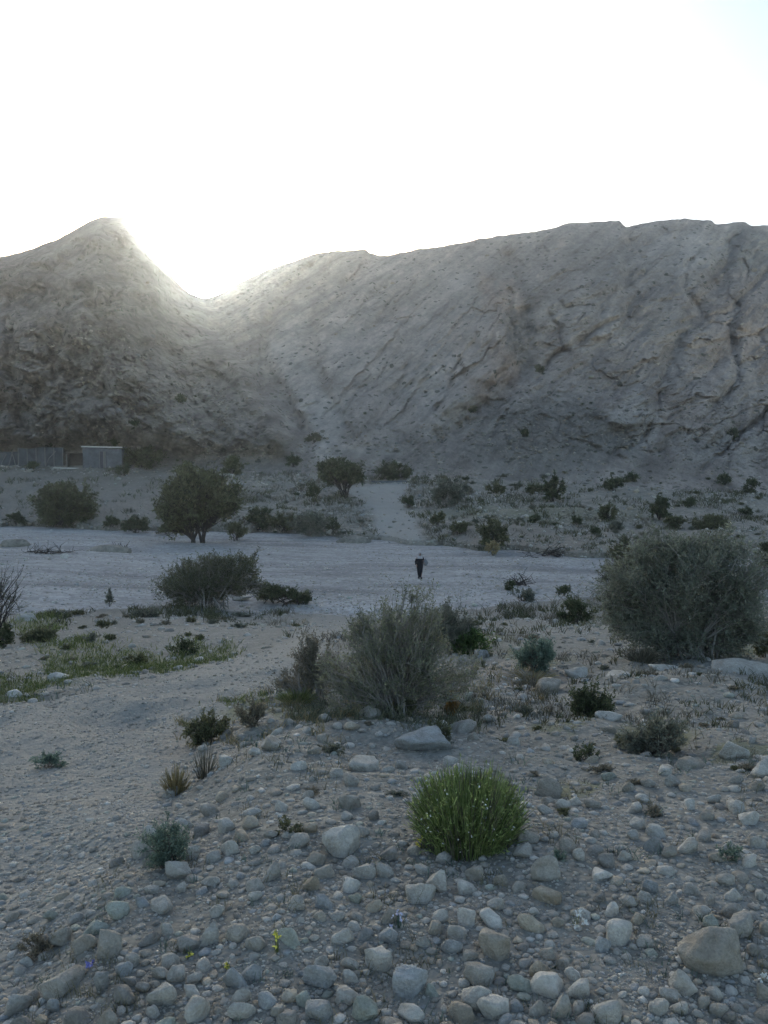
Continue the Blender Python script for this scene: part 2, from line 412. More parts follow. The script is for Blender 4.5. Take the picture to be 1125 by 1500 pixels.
M = {}
M['ground'] = ground_material('stony_soil', (0.26, 0.25, 0.218), (0.21, 0.202, 0.174), (0.145, 0.139, 0.115))
M['track'] = ground_material('track_gravel', (0.29, 0.278, 0.245), (0.255, 0.244, 0.212), (0.19, 0.182, 0.155), fine=42)
M['river'] = ground_material('river_gravel', (0.40, 0.388, 0.37), (0.345, 0.333, 0.315), (0.25, 0.24, 0.225), fine=5.0, bumpd=0.08, use_masks=False)
M['far'] = ground_material('terrace_soil', (0.32, 0.292, 0.245), (0.25, 0.228, 0.188), (0.15, 0.14, 0.11), fine=3.0, bumpd=0.15, trackc=(0.37, 0.345, 0.305))

def mountain_material():
    m, nt, b = material('mountain_rock', 0.95)
    co = N(nt, 'ShaderNodeNewGeometry').outputs['Position']
    sq = N(nt, 'ShaderNodeMapping'); nt.links.new(co, sq.inputs['Vector']); sq.inputs['Scale'].default_value = (0.8, 0.25, 1.0)
    n1 = noise(nt, sq.outputs[0], 0.04, 6, 0.6); n2 = noise(nt, sq.outputs[0], 0.2, 8, 0.7); n3 = noise(nt, sq.outputs[0], 1.0, 8, 0.75)
    c = ramp(nt, n1, [(0.3, (0.29, 0.25, 0.215)), (0.5, (0.36, 0.312, 0.27)), (0.7, (0.42, 0.365, 0.318))])
    c = mix(nt, attr(nt, 'warm'), c, (0.43, 0.32, 0.25, 1))
    c = mix(nt, attr(nt, 'scree'), c, (0.245, 0.225, 0.198, 1))  # tone for scree, dark rock and the shade painted along the chute crease
    c = mix(nt, attr(nt, 'pale'), c, (0.47, 0.425, 0.375, 1))
    mp = N(nt, 'ShaderNodeMapping'); nt.links.new(co, mp.inputs['Vector'])
    mp.vector_type = 'TEXTURE'; mp.inputs['Rotation'].default_value = (0, math.radians(-42), 0); mp.inputs['Scale'].default_value = (26, 30, 2.6)
    st = noise(nt, mp.outputs[0], 1.0, 6, 0.7, 0.4)
    c = mix(nt, 0.8, c, ramp(nt, st, [(0.32, g3(0.55)), (0.5, g3(1.0)), (0.66, g3(1.3))]), 'MULTIPLY')
    c = mix(nt, 0.85, c, ramp(nt, n2, [(0.3, g3(0.68)), (0.7, g3(1.3))]), 'MULTIPLY')
    c = mix(nt, 0.95, c, ramp(nt, n3, [(0.3, g3(0.68)), (0.7, g3(1.28))]), 'MULTIPLY')
    v = N(nt, 'ShaderNodeTexVoronoi'); v.inputs['Scale'].default_value = 0.42; nt.links.new(co, v.inputs['Vector'])
    sp = math_(nt, 'LESS_THAN', v.outputs['Distance'], 0.21)
    sp = math_(nt, 'MULTIPLY', sp, ramp(nt, n2, [(0.40, g3(0)), (0.50, g3(1))]))
    c = mix(nt, math_(nt, 'MULTIPLY', sp, 0.8), c, (0.09, 0.092, 0.065, 1))
    nt.links.new(c, b.inputs['Base Color'])
    h = math_(nt, 'ADD', math_(nt, 'MULTIPLY', n2, 2.2), math_(nt, 'ADD', math_(nt, 'MULTIPLY', n3, 0.8), math_(nt, 'MULTIPLY', st, 1.6)))
    bump(nt, b, h, 1.0, 1.1)
    return m
M['mountain'] = mountain_material()

def stone_material(name, source):
    m, nt, b = material(name, 0.88)
    if source == 'object':
        base = N(nt, 'ShaderNodeObjectInfo').outputs['Color']
    else:
        base = attr(nt, 'tint', 'Color')
    co = N(nt, 'ShaderNodeNewGeometry').outputs['Position']
    n2 = noise(nt, co, 28, 5, 0.7); n3 = noise(nt, co, 120, 3, 0.6)
    c = mix(nt, 0.9, base, ramp(nt, n2, [(0.3, g3(0.78)), (0.7, g3(1.18))]), 'MULTIPLY')
    c = mix(nt, 0.6, c, ramp(nt, n3, [(0.3, g3(0.75)), (0.7, g3(1.25))]), 'MULTIPLY')
    c = mix(nt, 0.7, c, ramp(nt, noise(nt, co, 7, 4, 0.6, 1.0), [(0.35, (0.70, 0.66, 0.60)), (0.55, g3(1.05)), (0.7, (1.12, 1.1, 1.08))]), 'MULTIPLY')
    nt.links.new(c, b.inputs['Base Color'])
    h = math_(nt, 'ADD', n2, math_(nt, 'MULTIPLY', n3, 0.3))
    bump(nt, b, h, 0.8, 0.02)
    return m
M['stone'] = stone_material('stone', 'object')
M['pebbles'] = stone_material('pebble_stone', 'attr')

def leaf_material(name, c0, c1, rough=0.75, transl=0.4, sc=9.0):
    m, nt, b = material(name, rough)
    b.inputs['Specular IOR Level'].default_value = 0.2
    fac = attr(nt, 'shade')
    nz = noise(nt, N(nt, 'ShaderNodeNewGeometry').outputs['Position'], sc, 2)
    f = math_(nt, 'ADD', math_(nt, 'MULTIPLY', fac, 0.7), math_(nt, 'MULTIPLY', nz, 0.45))
    c = ramp(nt, f, [(0.2, c0), (0.85, c1)])
    nt.links.new(c, b.inputs['Base Color'])
    tr = N(nt, 'ShaderNodeBsdfTranslucent'); nt.links.new(c, tr.inputs['Color'])
    mx = N(nt, 'ShaderNodeMixShader'); mx.inputs[0].default_value = transl
    nt.links.new(b.outputs[0], mx.inputs[1]); nt.links.new(tr.outputs[0], mx.inputs[2])
    nt.links.new(mx.outputs[0], nt.nodes['Material Output'].inputs['Surface'])
    return m
def plain_material(name, col, rough=0.85, var=0.3, sc=6.0, bd=0.01):
    m, nt, b = material(name, rough)
    co = N(nt, 'ShaderNodeNewGeometry').outputs['Position']
    n = noise(nt, co, sc, 5, 0.65)
    c = mix(nt, 1.0, (*col, 1), ramp(nt, n, [(0.3, g3(1 - var)), (0.7, g3(1 + var))]), 'MULTIPLY')
    nt.links.new(c, b.inputs['Base Color']); bump(nt, b, n, 0.5, bd)
    return m
M['leaf_olive'] = leaf_material('olive_foliage', (0.08, 0.085, 0.045), (0.19, 0.195, 0.105))
M['leaf_dark'] = leaf_material('dark_foliage', (0.055, 0.066, 0.036), (0.135, 0.155, 0.08))
M['leaf_grey'] = leaf_material('grey_green_foliage', (0.100, 0.105, 0.080), (0.240, 0.250, 0.190))
M['leaf_mid'] = leaf_material('mid_green_foliage', (0.06, 0.10, 0.035), (0.16, 0.23, 0.08))
M['leaf_shrub'] = leaf_material('olive_grey_foliage', (0.11, 0.118, 0.075), (0.32, 0.33, 0.22))
M['leaf_tam'] = leaf_material('tamarisk_foliage', (0.10, 0.11, 0.078), (0.30, 0.32, 0.24))
M['leaf_teal'] = leaf_material('blue_green_foliage', (0.102, 0.145, 0.116), (0.246, 0.319, 0.246))
M['leaf_green'] = leaf_material('fresh_foliage', (0.14, 0.20, 0.06), (0.42, 0.49, 0.20))
M['leaf_dry'] = leaf_material('dry_foliage', (0.140, 0.125, 0.090), (0.270, 0.245, 0.180))
M['leaf_straw'] = leaf_material('straw_foliage', (0.27, 0.22, 0.11), (0.50, 0.42, 0.24))
M['leaf_rust'] = leaf_material('rusty_foliage', (0.220, 0.120, 0.035), (0.360, 0.220, 0.080))
M['leaf_grass'] = leaf_material('grass_blades', (0.116, 0.160, 0.043), (0.348, 0.362, 0.145))
M['bark_grey'] = plain_material('grey_bark', (0.27, 0.25, 0.225))
M['bark_dark'] = plain_material('dark_bark', (0.06, 0.05, 0.042))
M['bark_mid'] = plain_material('brown_bark', (0.11, 0.095, 0.08))
M['white_petal'] = plain_material('white_petals', (0.72, 0.72, 0.68), 0.7, 0.1)
M['yellow_petal'] = plain_material('yellow_petals', (0.72, 0.66, 0.12), 0.7, 0.1)
M['violet_petal'] = plain_material('violet_petals', (0.30, 0.30, 0.62), 0.7, 0.1)

# ------------------------------------------------------------------ land meshes
def spaced(a, b, n): return np.linspace(a, b, n)
cols = np.concatenate([-np.geomspace(1, 3100, 45)[::-1][:-1] - 80, np.linspace(-80, 1205, 800), 1205 + np.geomspace(1, 3000, 45)[1:]])
rn, rb, rf, rs = edge_rows(cols)
def zone_grid(bot, top, n, power=1.0):
    t = np.linspace(0, 1, n)**power
    return bot[None] + (top - bot)[None] * t[:, None]
BIG = np.full_like(cols, 4200.0)
off = np.array([4200, 3300, 2700, 2300, 2050, 1900, 1800, 1720, 1660, 1610, 1570])
near_rows = np.concatenate([np.repeat(off[:, None], len(cols), 1), zone_grid(np.full_like(cols, 1540.0), rn, 420)])
riv_rows = zone_grid(rn, rb, 110)
far_rows = zone_grid(rb, rf, 130)
mt_rows = zone_grid(rf, rs, 430)
def gridmesh(rows, force_zone):
    X = np.repeat(cols[None], rows.shape[0], 0)
    eps = {0: 1e-4, 1: -1e-4, 2: -1e-4, 3: -1e-4}[force_zone]
    R = rows.copy()
    if force_zone == 0: R[-1] += 1e-4
    else: R[0] -= 1e-4
    if force_zone in (1, 2): R[-1] += 1e-4
    P, z = land(X, R)
    return X, R, P
def quads(nr, nc, flip=False):
    i = np.arange(nr * nc).reshape(nr, nc)
    q = np.stack([i[:-1, :-1], i[:-1, 1:], i[1:, 1:], i[1:, :-1]], -1)
    return q.reshape(-1, 4)
def compact(P, q, attrs):
    u, inv = np.unique(q, return_inverse=True)
    return P[u], inv.reshape(q.shape), {k: v[u] for k, v in attrs.items()}
def soft(mask_fn, X, R, offs=5):
    acc = 0
    for a in range(8):
        acc = acc + mask_fn(X + offs * math.cos(a * 0.785), R + 0.6 * offs * math.sin(a * 0.785))
    return acc / 8.0

GREENS = [(0, 1010, 60, 22), (60, 992, 70, 16), (150, 968, 90, 22), (230, 965, 70, 15), (300, 950, 60, 12), (100, 945, 60, 10), (440, 1015, 50, 25), (690, 950, 60, 14), (780, 970, 60, 16),
          (960, 1065, 70, 22), (830, 1060, 50, 14), (700, 1240, 80, 22), (250, 1275, 40, 12), (560, 1050, 90, 14), (1080, 950, 60, 18), (860, 920, 60, 12), (400, 1040, 90, 14), (60, 920, 50, 10), (1090, 1100, 60, 14), (830, 1150, 60, 12)]
def green_mask(X, R):
    g = 0 * X
    wx, wy = wob(X, R, 16, 24)
    for cx, cy, rx, ry in GREENS:
        g = np.maximum(g, 1 - sstep(0.4, 1.1, ((wx - cx) / rx)**2 + ((wy - cy) / ry)**2))
    return g
track_fn = lambda X, R: inpoly(*wob(X, R, 9, 26), TRACK).astype(float)
fart_fn = lambda X, R: inpoly(*wob(X, R, 7, 16), FARTRACK).astype(float)

X, R, P = gridmesh(near_rows, 0)
q = quads(*X.shape)
tr = soft(track_fn, X, R, 12)
GM = green_mask(X, R)
at_ = dict(track=tr.ravel(), sand=((1 - sstep(0.3, 1.2, ((X - 770) / 90)**2 + ((R - 992) / 22)**2)) + (1 - sstep(0.3, 1.2, ((X - 300) / 80)**2 + ((R - 1110) / 50)**2)) * 0.5).clip(0, 1).ravel(), green=GM.ravel() * 0.8)
hard = track_fn(X, R).ravel()
fm = hard[q].mean(1) > 0.5
for nm, sel, mt, lab, cat in (('ground', ~fm, M['ground'], 'stony grey soil of the near bank', 'ground'), ('dirt_track', fm, M['track'], 'pale gravel track curving down to the dry river bed', 'track')):
    p_, q_, a_ = compact(P.reshape(-1, 3), q[sel], at_)
    o = obj(nm, mesh_np(nm, p_, q_, mt, True, a_)); tag(o, lab, cat, kind='structure')
X, R, P = gridmesh(riv_rows, 1)
o = obj('riverbed', mesh_np('riverbed', P.reshape(-1, 3), quads(*X.shape), M['river'])); tag(o, 'wide dry river bed of pale grey gravel', 'river bed', kind='structure')
X, R, P = gridmesh(far_rows, 2)
q = quads(*X.shape)
tr = soft(fart_fn, X, R, 4)
kf = ((rb[None] - R) / (rb - rf)[None])
sandm = (1 - sstep(200, 330, X)) * sstep(0.05, 0.2, kf) * (1 - sstep(0.9, 1.0, kf)) + sstep(640, 700, X) * (1 - sstep(850, 900, X)) * sstep(0.0, 0.1, kf) * (1 - sstep(0.3, 0.4, kf))
grn = (1 - sstep(0.3, 1.1, ((X - 800) / 190)**2 + ((R - 752) / 14)**2)) * 0.5
at_ = dict(track=tr.ravel() * 1.2, sand=sandm.ravel() * 0.8, green=grn.ravel())
fm = fart_fn(X, R).ravel()[q].mean(1) > 0.5
for nm, sel, mt, lab, cat in (('terrace_ground', ~fm, M['far'], 'brown stony terrace beyond the dry river bed', 'ground'), ('far_track', fm, M['far'], 'pale dirt track climbing the far bank', 'track')):
    p_, q_, a_ = compact(P.reshape(-1, 3), q[sel], at_)
    o = obj(nm, mesh_np(nm, p_, q_, mt, True, a_)); tag(o, lab, cat, kind='structure')
# mountain with its back slope
X, R, P = gridmesh(mt_rows, 3)
S = (rf[None] - R) / (rf - rs)[None]
wxx, wyy = wob(X, R, 25, 45)
def blob(cx, cy, rx, ry, a=0.4, b=1.2): return 1 - sstep(a, b, ((wxx - cx) / rx)**2 + ((wyy - cy) / ry)**2)
warm = np.maximum.reduce([blob(50, 510, 70, 100) * 0.75, blob(160, 480, 60, 70) * 0.5, blob(690, 530, 60, 70) * 0.7, blob(730, 460, 30, 60) * 0.6, blob(1080, 500, 90, 120) * 0.3, blob(600, 480, 120, 80) * 0.15, blob(990, 620, 60, 50) * 0.2])
scree = np.maximum.reduce([blob(790, 650, 170, 75) * 1.0, (1 - sstep(-3, 5, np.abs(wxx - np.interp(R, [440, 480, 530, 570, 620, 660], [372, 384, 388, 410, 438, 455])) - 4)) * 0.8 * (R > 450), blob(600, 675, 170, 28) * 0.7,  blob(350, 600, 170, 90) * 0.5, blob(765, 480, 22, 75) * 0.7, blob(180, 640, 160, 50) * 0.5, (1 - sstep(-30, 4, wxx - np.interp(R, [420, 445, 520, 600, 660, 720], [285, 300, 352, 405, 445, 470]))) * 0.75, blob(1080, 375, 50, 35) * 0.9, blob(1000, 480, 60, 50) * 0.4, blob(880, 380, 60, 35) * 0.3])  # scree and dark rock; the thin curved band paints shade into the chute's crease
pale = np.maximum.reduce([(1 - sstep(12, 34, dist_poly(wxx, wyy, [(425, 470), (425, 540), (452, 600), (485, 660)]))) * 1.0, blob(600, 480, 140, 100, 0.7, 1.2) * 0.55, blob(1080, 560, 50, 40) * 0.4, blob(1000, 370, 60, 40) * 0.4, blob(930, 610, 50, 35) * 0.6, blob(1050, 650, 80, 40) * 0.5, blob(480, 640, 20, 30) * 0.5, blob(860, 470, 60, 40) * 0.4, blob(620, 590, 60, 60) * 0.3])
tb = [(6, -2), (14, -9), (40, -28), (90, -75), (150, -140)]
rows_extra = [P[-1] + np.array([0, a, 0.0]) * 1.0 + np.array([0, 0, b]) for a, b in tb]
PP = np.concatenate([P] + [r[None] for r in rows_extra])
pad = lambda A: np.concatenate([A] + [A[-1:]] * len(tb))
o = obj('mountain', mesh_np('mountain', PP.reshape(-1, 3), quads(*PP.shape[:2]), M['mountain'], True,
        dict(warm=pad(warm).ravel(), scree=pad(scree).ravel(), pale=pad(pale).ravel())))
tag(o, 'barren rocky mountain range with a low saddle', 'mountain', kind='structure')
# land behind the camera
gx = np.linspace(-160, 160, 90); gy = np.linspace(-160, 0.75, 70)
GX, GY = np.meshgrid(gx, gy)
GZ = -0.06 + 0.05 * fbm(GX / 3, GY / 3, 3) * sstep(0, -10, GY)
o = obj('rear_ground', mesh_np('rear_ground', np.stack([GX, GY, GZ], -1).reshape(-1, 3), quads(*GX.shape), M['ground']))
tag(o, 'stony ground behind the viewpoint', 'ground', kind='structure')
#==OBJECTS==
# ------------------------------------------------------------------ stones
def ico(sub):
    bm = bmesh.new(); bmesh.ops.create_icosphere(bm, subdivisions=sub, radius=1.0)
    v = np.array([p.co[:] for p in bm.verts]); f = np.array([[q.index for q in p.verts] for p in bm.faces]); bm.free()
    return v, f
ICO = {k: ico(k) for k in (1, 2, 3, 4)}
def stone_shape(sub, seed, angular=0.5, flat=0.7, long=1.25):
    r = np.random.RandomState(seed); v, f = ICO[sub]
    n = r.normal(size=(16, 3)); n /= np.linalg.norm(n, axis=1)[:, None]
    d = r.uniform(0.58, 0.95, 16)
    k = 14 + 46 * angular
    dot = np.maximum(v @ n.T, 1e-3) / d[None]
    rad = 1.0 / (np.sum(dot**k, 1) + 0.76**k)**(1.0 / k)
    p = v * rad[:, None]
    if sub >= 3: p = p * (1 + 0.03 * (1 - 2 * np.abs(vnoise(v[:, 0] * 3.1 + seed, v[:, 1] * 3.1, v[:, 2] * 3.1)))[:, None] + 0.012 * vnoise(v[:, 0] * 13 + seed, v[:, 1] * 13, v[:, 2] * 13)[:, None])
    p = p * (1 + 0.05 * vnoise(v[:, 0] * 2.2 + seed, v[:, 1] * 2.2, v[:, 2] * 2.2)[:, None] + 0.025 * vnoise(v[:, 0] * 6 + seed, v[:, 1] * 6, v[:, 2] * 6)[:, None])
    p = p * np.array([long, 1.0, flat])
    return p / np.abs(p[:, 0]).max(), f
def rotz(P, a):
    c, s = np.cos(a), np.sin(a)
    return np.stack([P[..., 0] * c - P[..., 1] * s, P[..., 0] * s + P[..., 1] * c, P[..., 2]], -1)
def rotx(P, a):
    c, s = np.cos(a), np.sin(a)
    return np.stack([P[..., 0], P[..., 1] * c - P[..., 2] * s, P[..., 1] * s + P[..., 2] * c], -1)
TINTS = [('grey', (0.37, 0.348, 0.305)), ('pale grey', (0.45, 0.425, 0.375)), ('brownish grey', (0.33, 0.30, 0.25)), ('bluish grey', (0.32, 0.325, 0.315)),
         ('greenish grey', (0.35, 0.36, 0.305)), ('tan', (0.41, 0.355, 0.275)), ('dark grey', (0.27, 0.253, 0.225)), ('whitish', (0.55, 0.525, 0.475))]
TPROB = np.array([0.30, 0.22, 0.19, 0.07, 0.06, 0.06, 0.07, 0.03])
TCOL = np.array([t[1] for t in TINTS])

# boulders and stones that can be pointed out: column, row of the foot, width px, height px, tint, angular, label
NAMED = [
 (499, 1256, 62, 48, 1, 0.4, 'large smooth pale grey stone left of the bright green broom bush'),
 (1040, 1436, 84, 66, 2, 0.6, 'large wedge-shaped stone with a pointed top near the lower right corner'),
 (1000, 1468, 38, 34, 1, 0.8, 'angular pale stone just below the large wedge-shaped stone'),
 (683, 1370, 28, 28, 7, 0.3, 'nearly white heart-shaped stone below the bright green broom bush'),
 (642, 1312, 36, 36, 1, 0.6, 'squarish pale stone standing upright below the green broom bush'),
 (612, 1330, 46, 34, 1, 0.4, 'rounded pale stone leaning against the squarish upright stone'),
 (598, 1460, 54, 38, 3, 0.3, 'smooth bluish oval stone near the bottom middle'),
 (530, 1502, 42, 34, 4, 0.3, 'pale greenish rounded stone at the bottom edge'),
 (473, 1500, 42, 30, 3, 0.5, 'dark bluish stone at the bottom edge beside the pale greenish one'),
 (470, 1450, 50, 32, 3, 0.4, 'long bluish stone lying flat left of the bottom middle'),
 (730, 1416, 54, 38, 2, 0.5, 'broad rough brownish stone right of the nearly white stone'),
 (805, 1335, 50, 24, 5, 0.7, 'brick-like tan stone right of the squarish upright stone'),
 (880, 1302, 38, 20, 7, 0.7, 'flat whitish slab right of the green broom bush'),
 (898, 1356, 26, 24, 7, 0.4, 'small whitish rounded stone below the flat whitish slab'),
 (802, 1308, 46, 40, 0, 0.4, 'rounded grey boulder below the right side of the green broom bush'),
 (512, 1190, 34, 28, 0, 0.5, 'blocky grey stone uphill of the large smooth stone'),
 (570, 1260, 30, 24, 6, 0.5, 'dark stone between the large smooth stone and the green broom bush'),
 (533, 1130, 54, 26, 1, 0.6, 'broad whitish boulder in front of the big dry shrub'),
 (542, 1064, 42, 24, 0, 0.3, 'rounded boulder at the foot of the big dry shrub'),
 (620, 1102, 84, 40, 3, 0.5, 'wide flat bluish slab in front of the big dry shrub'),
 (612, 1050, 18, 15, 1, 0.3, 'small round stone under the right side of the big dry shrub'),
 (680, 1068, 46, 26, 0, 0.4, 'low grey boulder right of the big dry shrub beside the rusty tuft'),
 (1072, 1110, 48, 34, 1, 0.3, 'smooth round boulder alone on the slope at the right'),
 (1116, 1148, 34, 32, 1, 0.5, 'pale boulder cut by the right edge of the photo'),
 (1086, 992, 90, 30, 0, 0.2, 'long low smooth boulder right of the grey tamarisk'),
 (895, 1056, 44, 22, 1, 0.4, 'pale boulder at the right foot of the dark leafy shrub'),
 (845, 992, 48, 24, 1, 0.4, 'pale hump-backed boulder behind the dark leafy shrub'),
 (802, 1016, 50, 28, 2, 0.3, 'rounded brownish boulder left of the dark leafy shrub'),
 (944, 968, 32, 20, 7, 0.7, 'small whitish crumbly rock beside the foot of the grey tamarisk'),
 (905, 996, 50, 22, 1, 0.5, 'flat pale boulder between the dark leafy shrub and the tamarisk'),
 (970, 990, 50, 18, 1, 0.4, 'low pale slab in front of the grey tamarisk'),
 (806, 1165, 44, 40, 2, 0.4, 'upright brown boulder at the right of the broom bush'),
 (1012, 1192, 22, 22, 7, 0.5, 'pale squat stone on the right slope'),
 (1098, 1218, 32, 22, 1, 0.3, 'pale rounded stone near the right edge uphill of the wedge stone'),
 (158, 1416, 46, 42, 2, 0.4, 'tall rounded brown stone beside the tiny violet flower'),
 (92, 1460, 58, 28, 2, 0.5, 'long brown stone near the lower left corner'),
 (152, 1464, 24, 34, 3, 0.5, 'upright bluish stone beside the long brown stone'),
 (258, 1305, 42, 30, 0, 0.6, 'grey wedge stone directly below the blue-green plant'),
 (236, 1350, 42, 22, 0, 0.5, 'flat grey stone downhill of the blue-green plant'),
 (78, 1488, 22, 22, 3, 0.4, 'small blue-grey stone in the lower left corner'),
 (338, 1262, 34, 26, 0, 0.3, 'rounded stone right of the blue-green plant'),
 (85, 990, 32, 18, 7, 0.3, 'whitish rounded boulder on the grass strip beside the track'),
 (18, 1018, 26, 14, 7, 0.4, 'pale flat stone on the grass at the left edge'),
 (40, 918, 34, 18, 1, 0.3, 'pale humped rock below the bare bush at the left edge'),
 (1120, 880, 40, 16, 1, 0.4, 'pale boulder on the river bed edge at the right'),
 (352, 884, 34, 12, 1, 0.6, 'pale boulder at the foot of the wispy bush by the river bed'),
 (94, 822, 14, 11, 7, 0.5, 'whitish boulder alone on the left part of the river bed'),
 (412, 1185, 24, 20, 1, 0.5, 'pale stone on the slope between the track and the broom bush'),
 (370, 1200, 26, 20, 1, 0.6, 'pale angular stone near the track edge'),
 (397, 1110, 32, 26, 0, 0.5, 'grey upright boulder below the left lobe of the big dry shrub'),
 (440, 1130, 28, 18, 7, 0.4, 'whitish rounded stone left of the broad whitish boulder'),
 (1010, 1130, 44, 24, 2, 0.5, 'brownish boulder downhill of the smooth round boulder'),
]
svar = {}
def stone_mesh(sub, var, ang):
    k = (sub, var, ang)
    if k not in svar:
        v, f = stone_shape(sub, 100 + var * 7 + int(ang * 10), ang, 0.72 + 0.25 * ((var * 37) % 10) / 10, 1.1 + 0.4 * ((var * 53) % 10) / 10)
        svar[k] = mesh_np('stone', v, f, M['stone'])
    return svar[k]
SG = 'loose stones scattered on the stony ground'
taken = []                                          # (x, row, radius px) of stones already laid
def put_stone(x, row, wpx, hpx, tint, ang, label, sub=3, rng=random):
    p = at(x, row - 0.22 * hpx)
    s = mpp(p) * math.hypot(1, (row - 750) / F)
    a = wpx * s / 2; dep = -slope(row)
    cz = hpx * s / 2 / max(0.55, math.cos(math.atan(dep)))
    o = obj('stone' if wpx * s < 0.35 else 'boulder', stone_mesh(sub, rng.randrange(9), ang))
    m0 = o.data
    zz = max(v for v in [m0.vertices[i].co.z for i in range(0, len(m0.vertices), 3)])
    o.location = (p[0], p[1], p[2] + cz * 0.30)
    o.scale = (a, a * rng.uniform(0.75, 0.95), cz / zz * 0.95)
    o.rotation_euler = (rng.uniform(-.2, .2), rng.uniform(-.2, .2), rng.uniform(-0.6, 0.6) + (math.pi if rng.random() < .5 else 0))
    c = TCOL[tint] * rng.uniform(0.92, 1.08)
    o.color = (*c, 1)
    tag(o, label, 'stone' if o.name.startswith('stone') else 'boulder', SG)
    taken.append((x, row - hpx * 0.35, wpx * 0.5))
    return o
for x, row, w, h, t, a, lab in NAMED: put_stone(x, row, w, h, t, a, lab, 4 if w > 26 else 3)

# where loose stones lie: density in the picture
def stone_density(x, r):
    tr = inpoly(*wob(x, r, 9, 26), TRACK)
    d = 0.9 + 0.1 * sstep(980, 1080, r)
    clump = sstep(-0.45, 0.25, fbm(x / 70, r / 45, 3, s=77))
    d = d * (0.25 + 0.75 * clump)
    return np.where(tr, 0.10 + 0.5 * sstep(1120, 1300, r), d)
rs_ = np.random.RandomState(21)
grid = {}
def free(x, r, rad):
    g = 60
    i, j = int(x // g), int(r // g)
    for a in (-1, 0, 1):
        for b in (-1, 0, 1):
            for (x2, r2, q) in grid.get((i + a, j + b), ()):
                if (x - x2)**2 + ((r - r2) * 1.45)**2 < (0.86 * (rad + q))**2: return False
    return True
def addg(x, r, rad): grid.setdefault((int(x // 60), int(r // 60)), []).append((x, r, rad))
for t_ in taken: addg(*t_)
cand = []
sizes = np.concatenate([rs_.uniform(26, 46, 2200), rs_.uniform(18, 27, 5200), rs_.uniform(12, 18, 17000), rs_.uniform(8, 12, 42000), rs_.uniform(5, 8, 64000)])
xs = rs_.uniform(-700, 1825, len(sizes)); rr = rs_.uniform(902, 1700, len(sizes))
dens = stone_density(xs, rr)
# metric limit on size: nothing bigger than a fist-to-head stone, fewer big ones uphill
mx = 11 + (rr - 900) * 0.066
okd = (rs_.rand(len(sizes)) < dens) & (sizes < mx + 4 * rs_.rand(len(sizes)) + np.where(rs_.rand(len(sizes)) < 0.02, 14, 0))
okd &= ~(inpoly(xs, rr, TRACK) & (sizes > 8 + (rr - 1080).clip(0) * 0.055))
lay = []
for s_, x_, r_ in zip(sizes[okd], xs[okd], rr[okd]):
    if free(x_, r_, s_ / 2):
        addg(x_, r_, s_ / 2); lay.append((s_, x_, r_))
lay.sort(reverse=True)
inside = [l for l in lay if 0 < l[1] < 1125 and l[2] < 1505]
n_ind = 300 - len(NAMED) - 4
chosen = set(inside[:n_ind])
rest = [l for l in lay if l not in chosen]

LAND = [(690, 1200, 'the bright green broom bush'), (499, 1233, 'the large smooth pale stone'), (1040, 1405, 'the large wedge-shaped stone'), (683, 1356, 'the nearly white heart-shaped stone'),
        (598, 1440, 'the smooth bluish oval stone'), (245, 1250, 'the blue-green plant'), (158, 1395, 'the tall rounded brown stone'), (92, 1445, 'the long brown corner stone'),
        (805, 1322, 'the brick-like tan stone'), (898, 1345, 'the small whitish stone'), (1072, 1093, 'the smooth round boulder'), (620, 1085, 'the wide flat bluish slab'),
        (862, 1015, 'the dark leafy shrub'), (960, 1060, 'the sparse grey-green plant'), (258, 1140, 'the straw-coloured tuft'), (1012, 1180, 'the pale squat stone'), (730, 1400, 'the broad rough brownish stone'),
        (397, 1098, 'the grey upright boulder'), (880, 1292, 'the flat whitish slab'), (338, 1250, 'the rounded stone by the blue-green plant')]
def nth(n):
    W = ['nearest', 'second nearest', 'third nearest', 'fourth nearest', 'fifth nearest', 'sixth nearest', 'seventh nearest', 'eighth nearest', 'ninth nearest', 'tenth nearest']
    return W[n] if n < len(W) else '%dth nearest' % (n + 1)
book = {}
picks = []
for s_, x_, r_ in inside[:n_ind]:
    ti = int(rs_.choice(len(TINTS), p=TPROB)); ang = [0.3, 0.6, 0.9][rs_.randint(3)]
    hr = rs_.uniform(0.58, 0.85)
    d = [((x_ - a)**2 + (r_ - b)**2, a, b, n) for a, b, n in LAND]
    q, a, b, n = min(d); dx, dy = x_ - a, r_ - b
    rel = ('right of' if dx > 0 else 'left of') if abs(dx) > abs(dy) * 1.1 else ('in front of' if dy > 0 else 'behind')
    sh = {0.3: 'rounded', 0.6: 'blunt', 0.9: 'angular'}[ang]
    key = (TINTS[ti][0], sh, rel, n)
    book.setdefault(key, []).append((q, len(picks))); picks.append((x_, r_, s_, hr, ti, ang, key))
order = {}
for k, v in book.items():
    for i, (q, j) in enumerate(sorted(v)): order[j] = (i, len(v))
for j, (x_, r_, s_, hr, ti, ang, k) in enumerate(picks):
    i, n = order[j]
    lab = '%s %s stone %s %s' % (k[0], k[1], k[2], k[3])
    if n > 1: lab = '%s %s stone %s %s, %s' % (k[0], k[1], k[2], k[3], nth(i))
    put_stone(x_, r_ + 0.35 * s_ * hr, s_, s_ * hr, ti, ang, lab, 3)

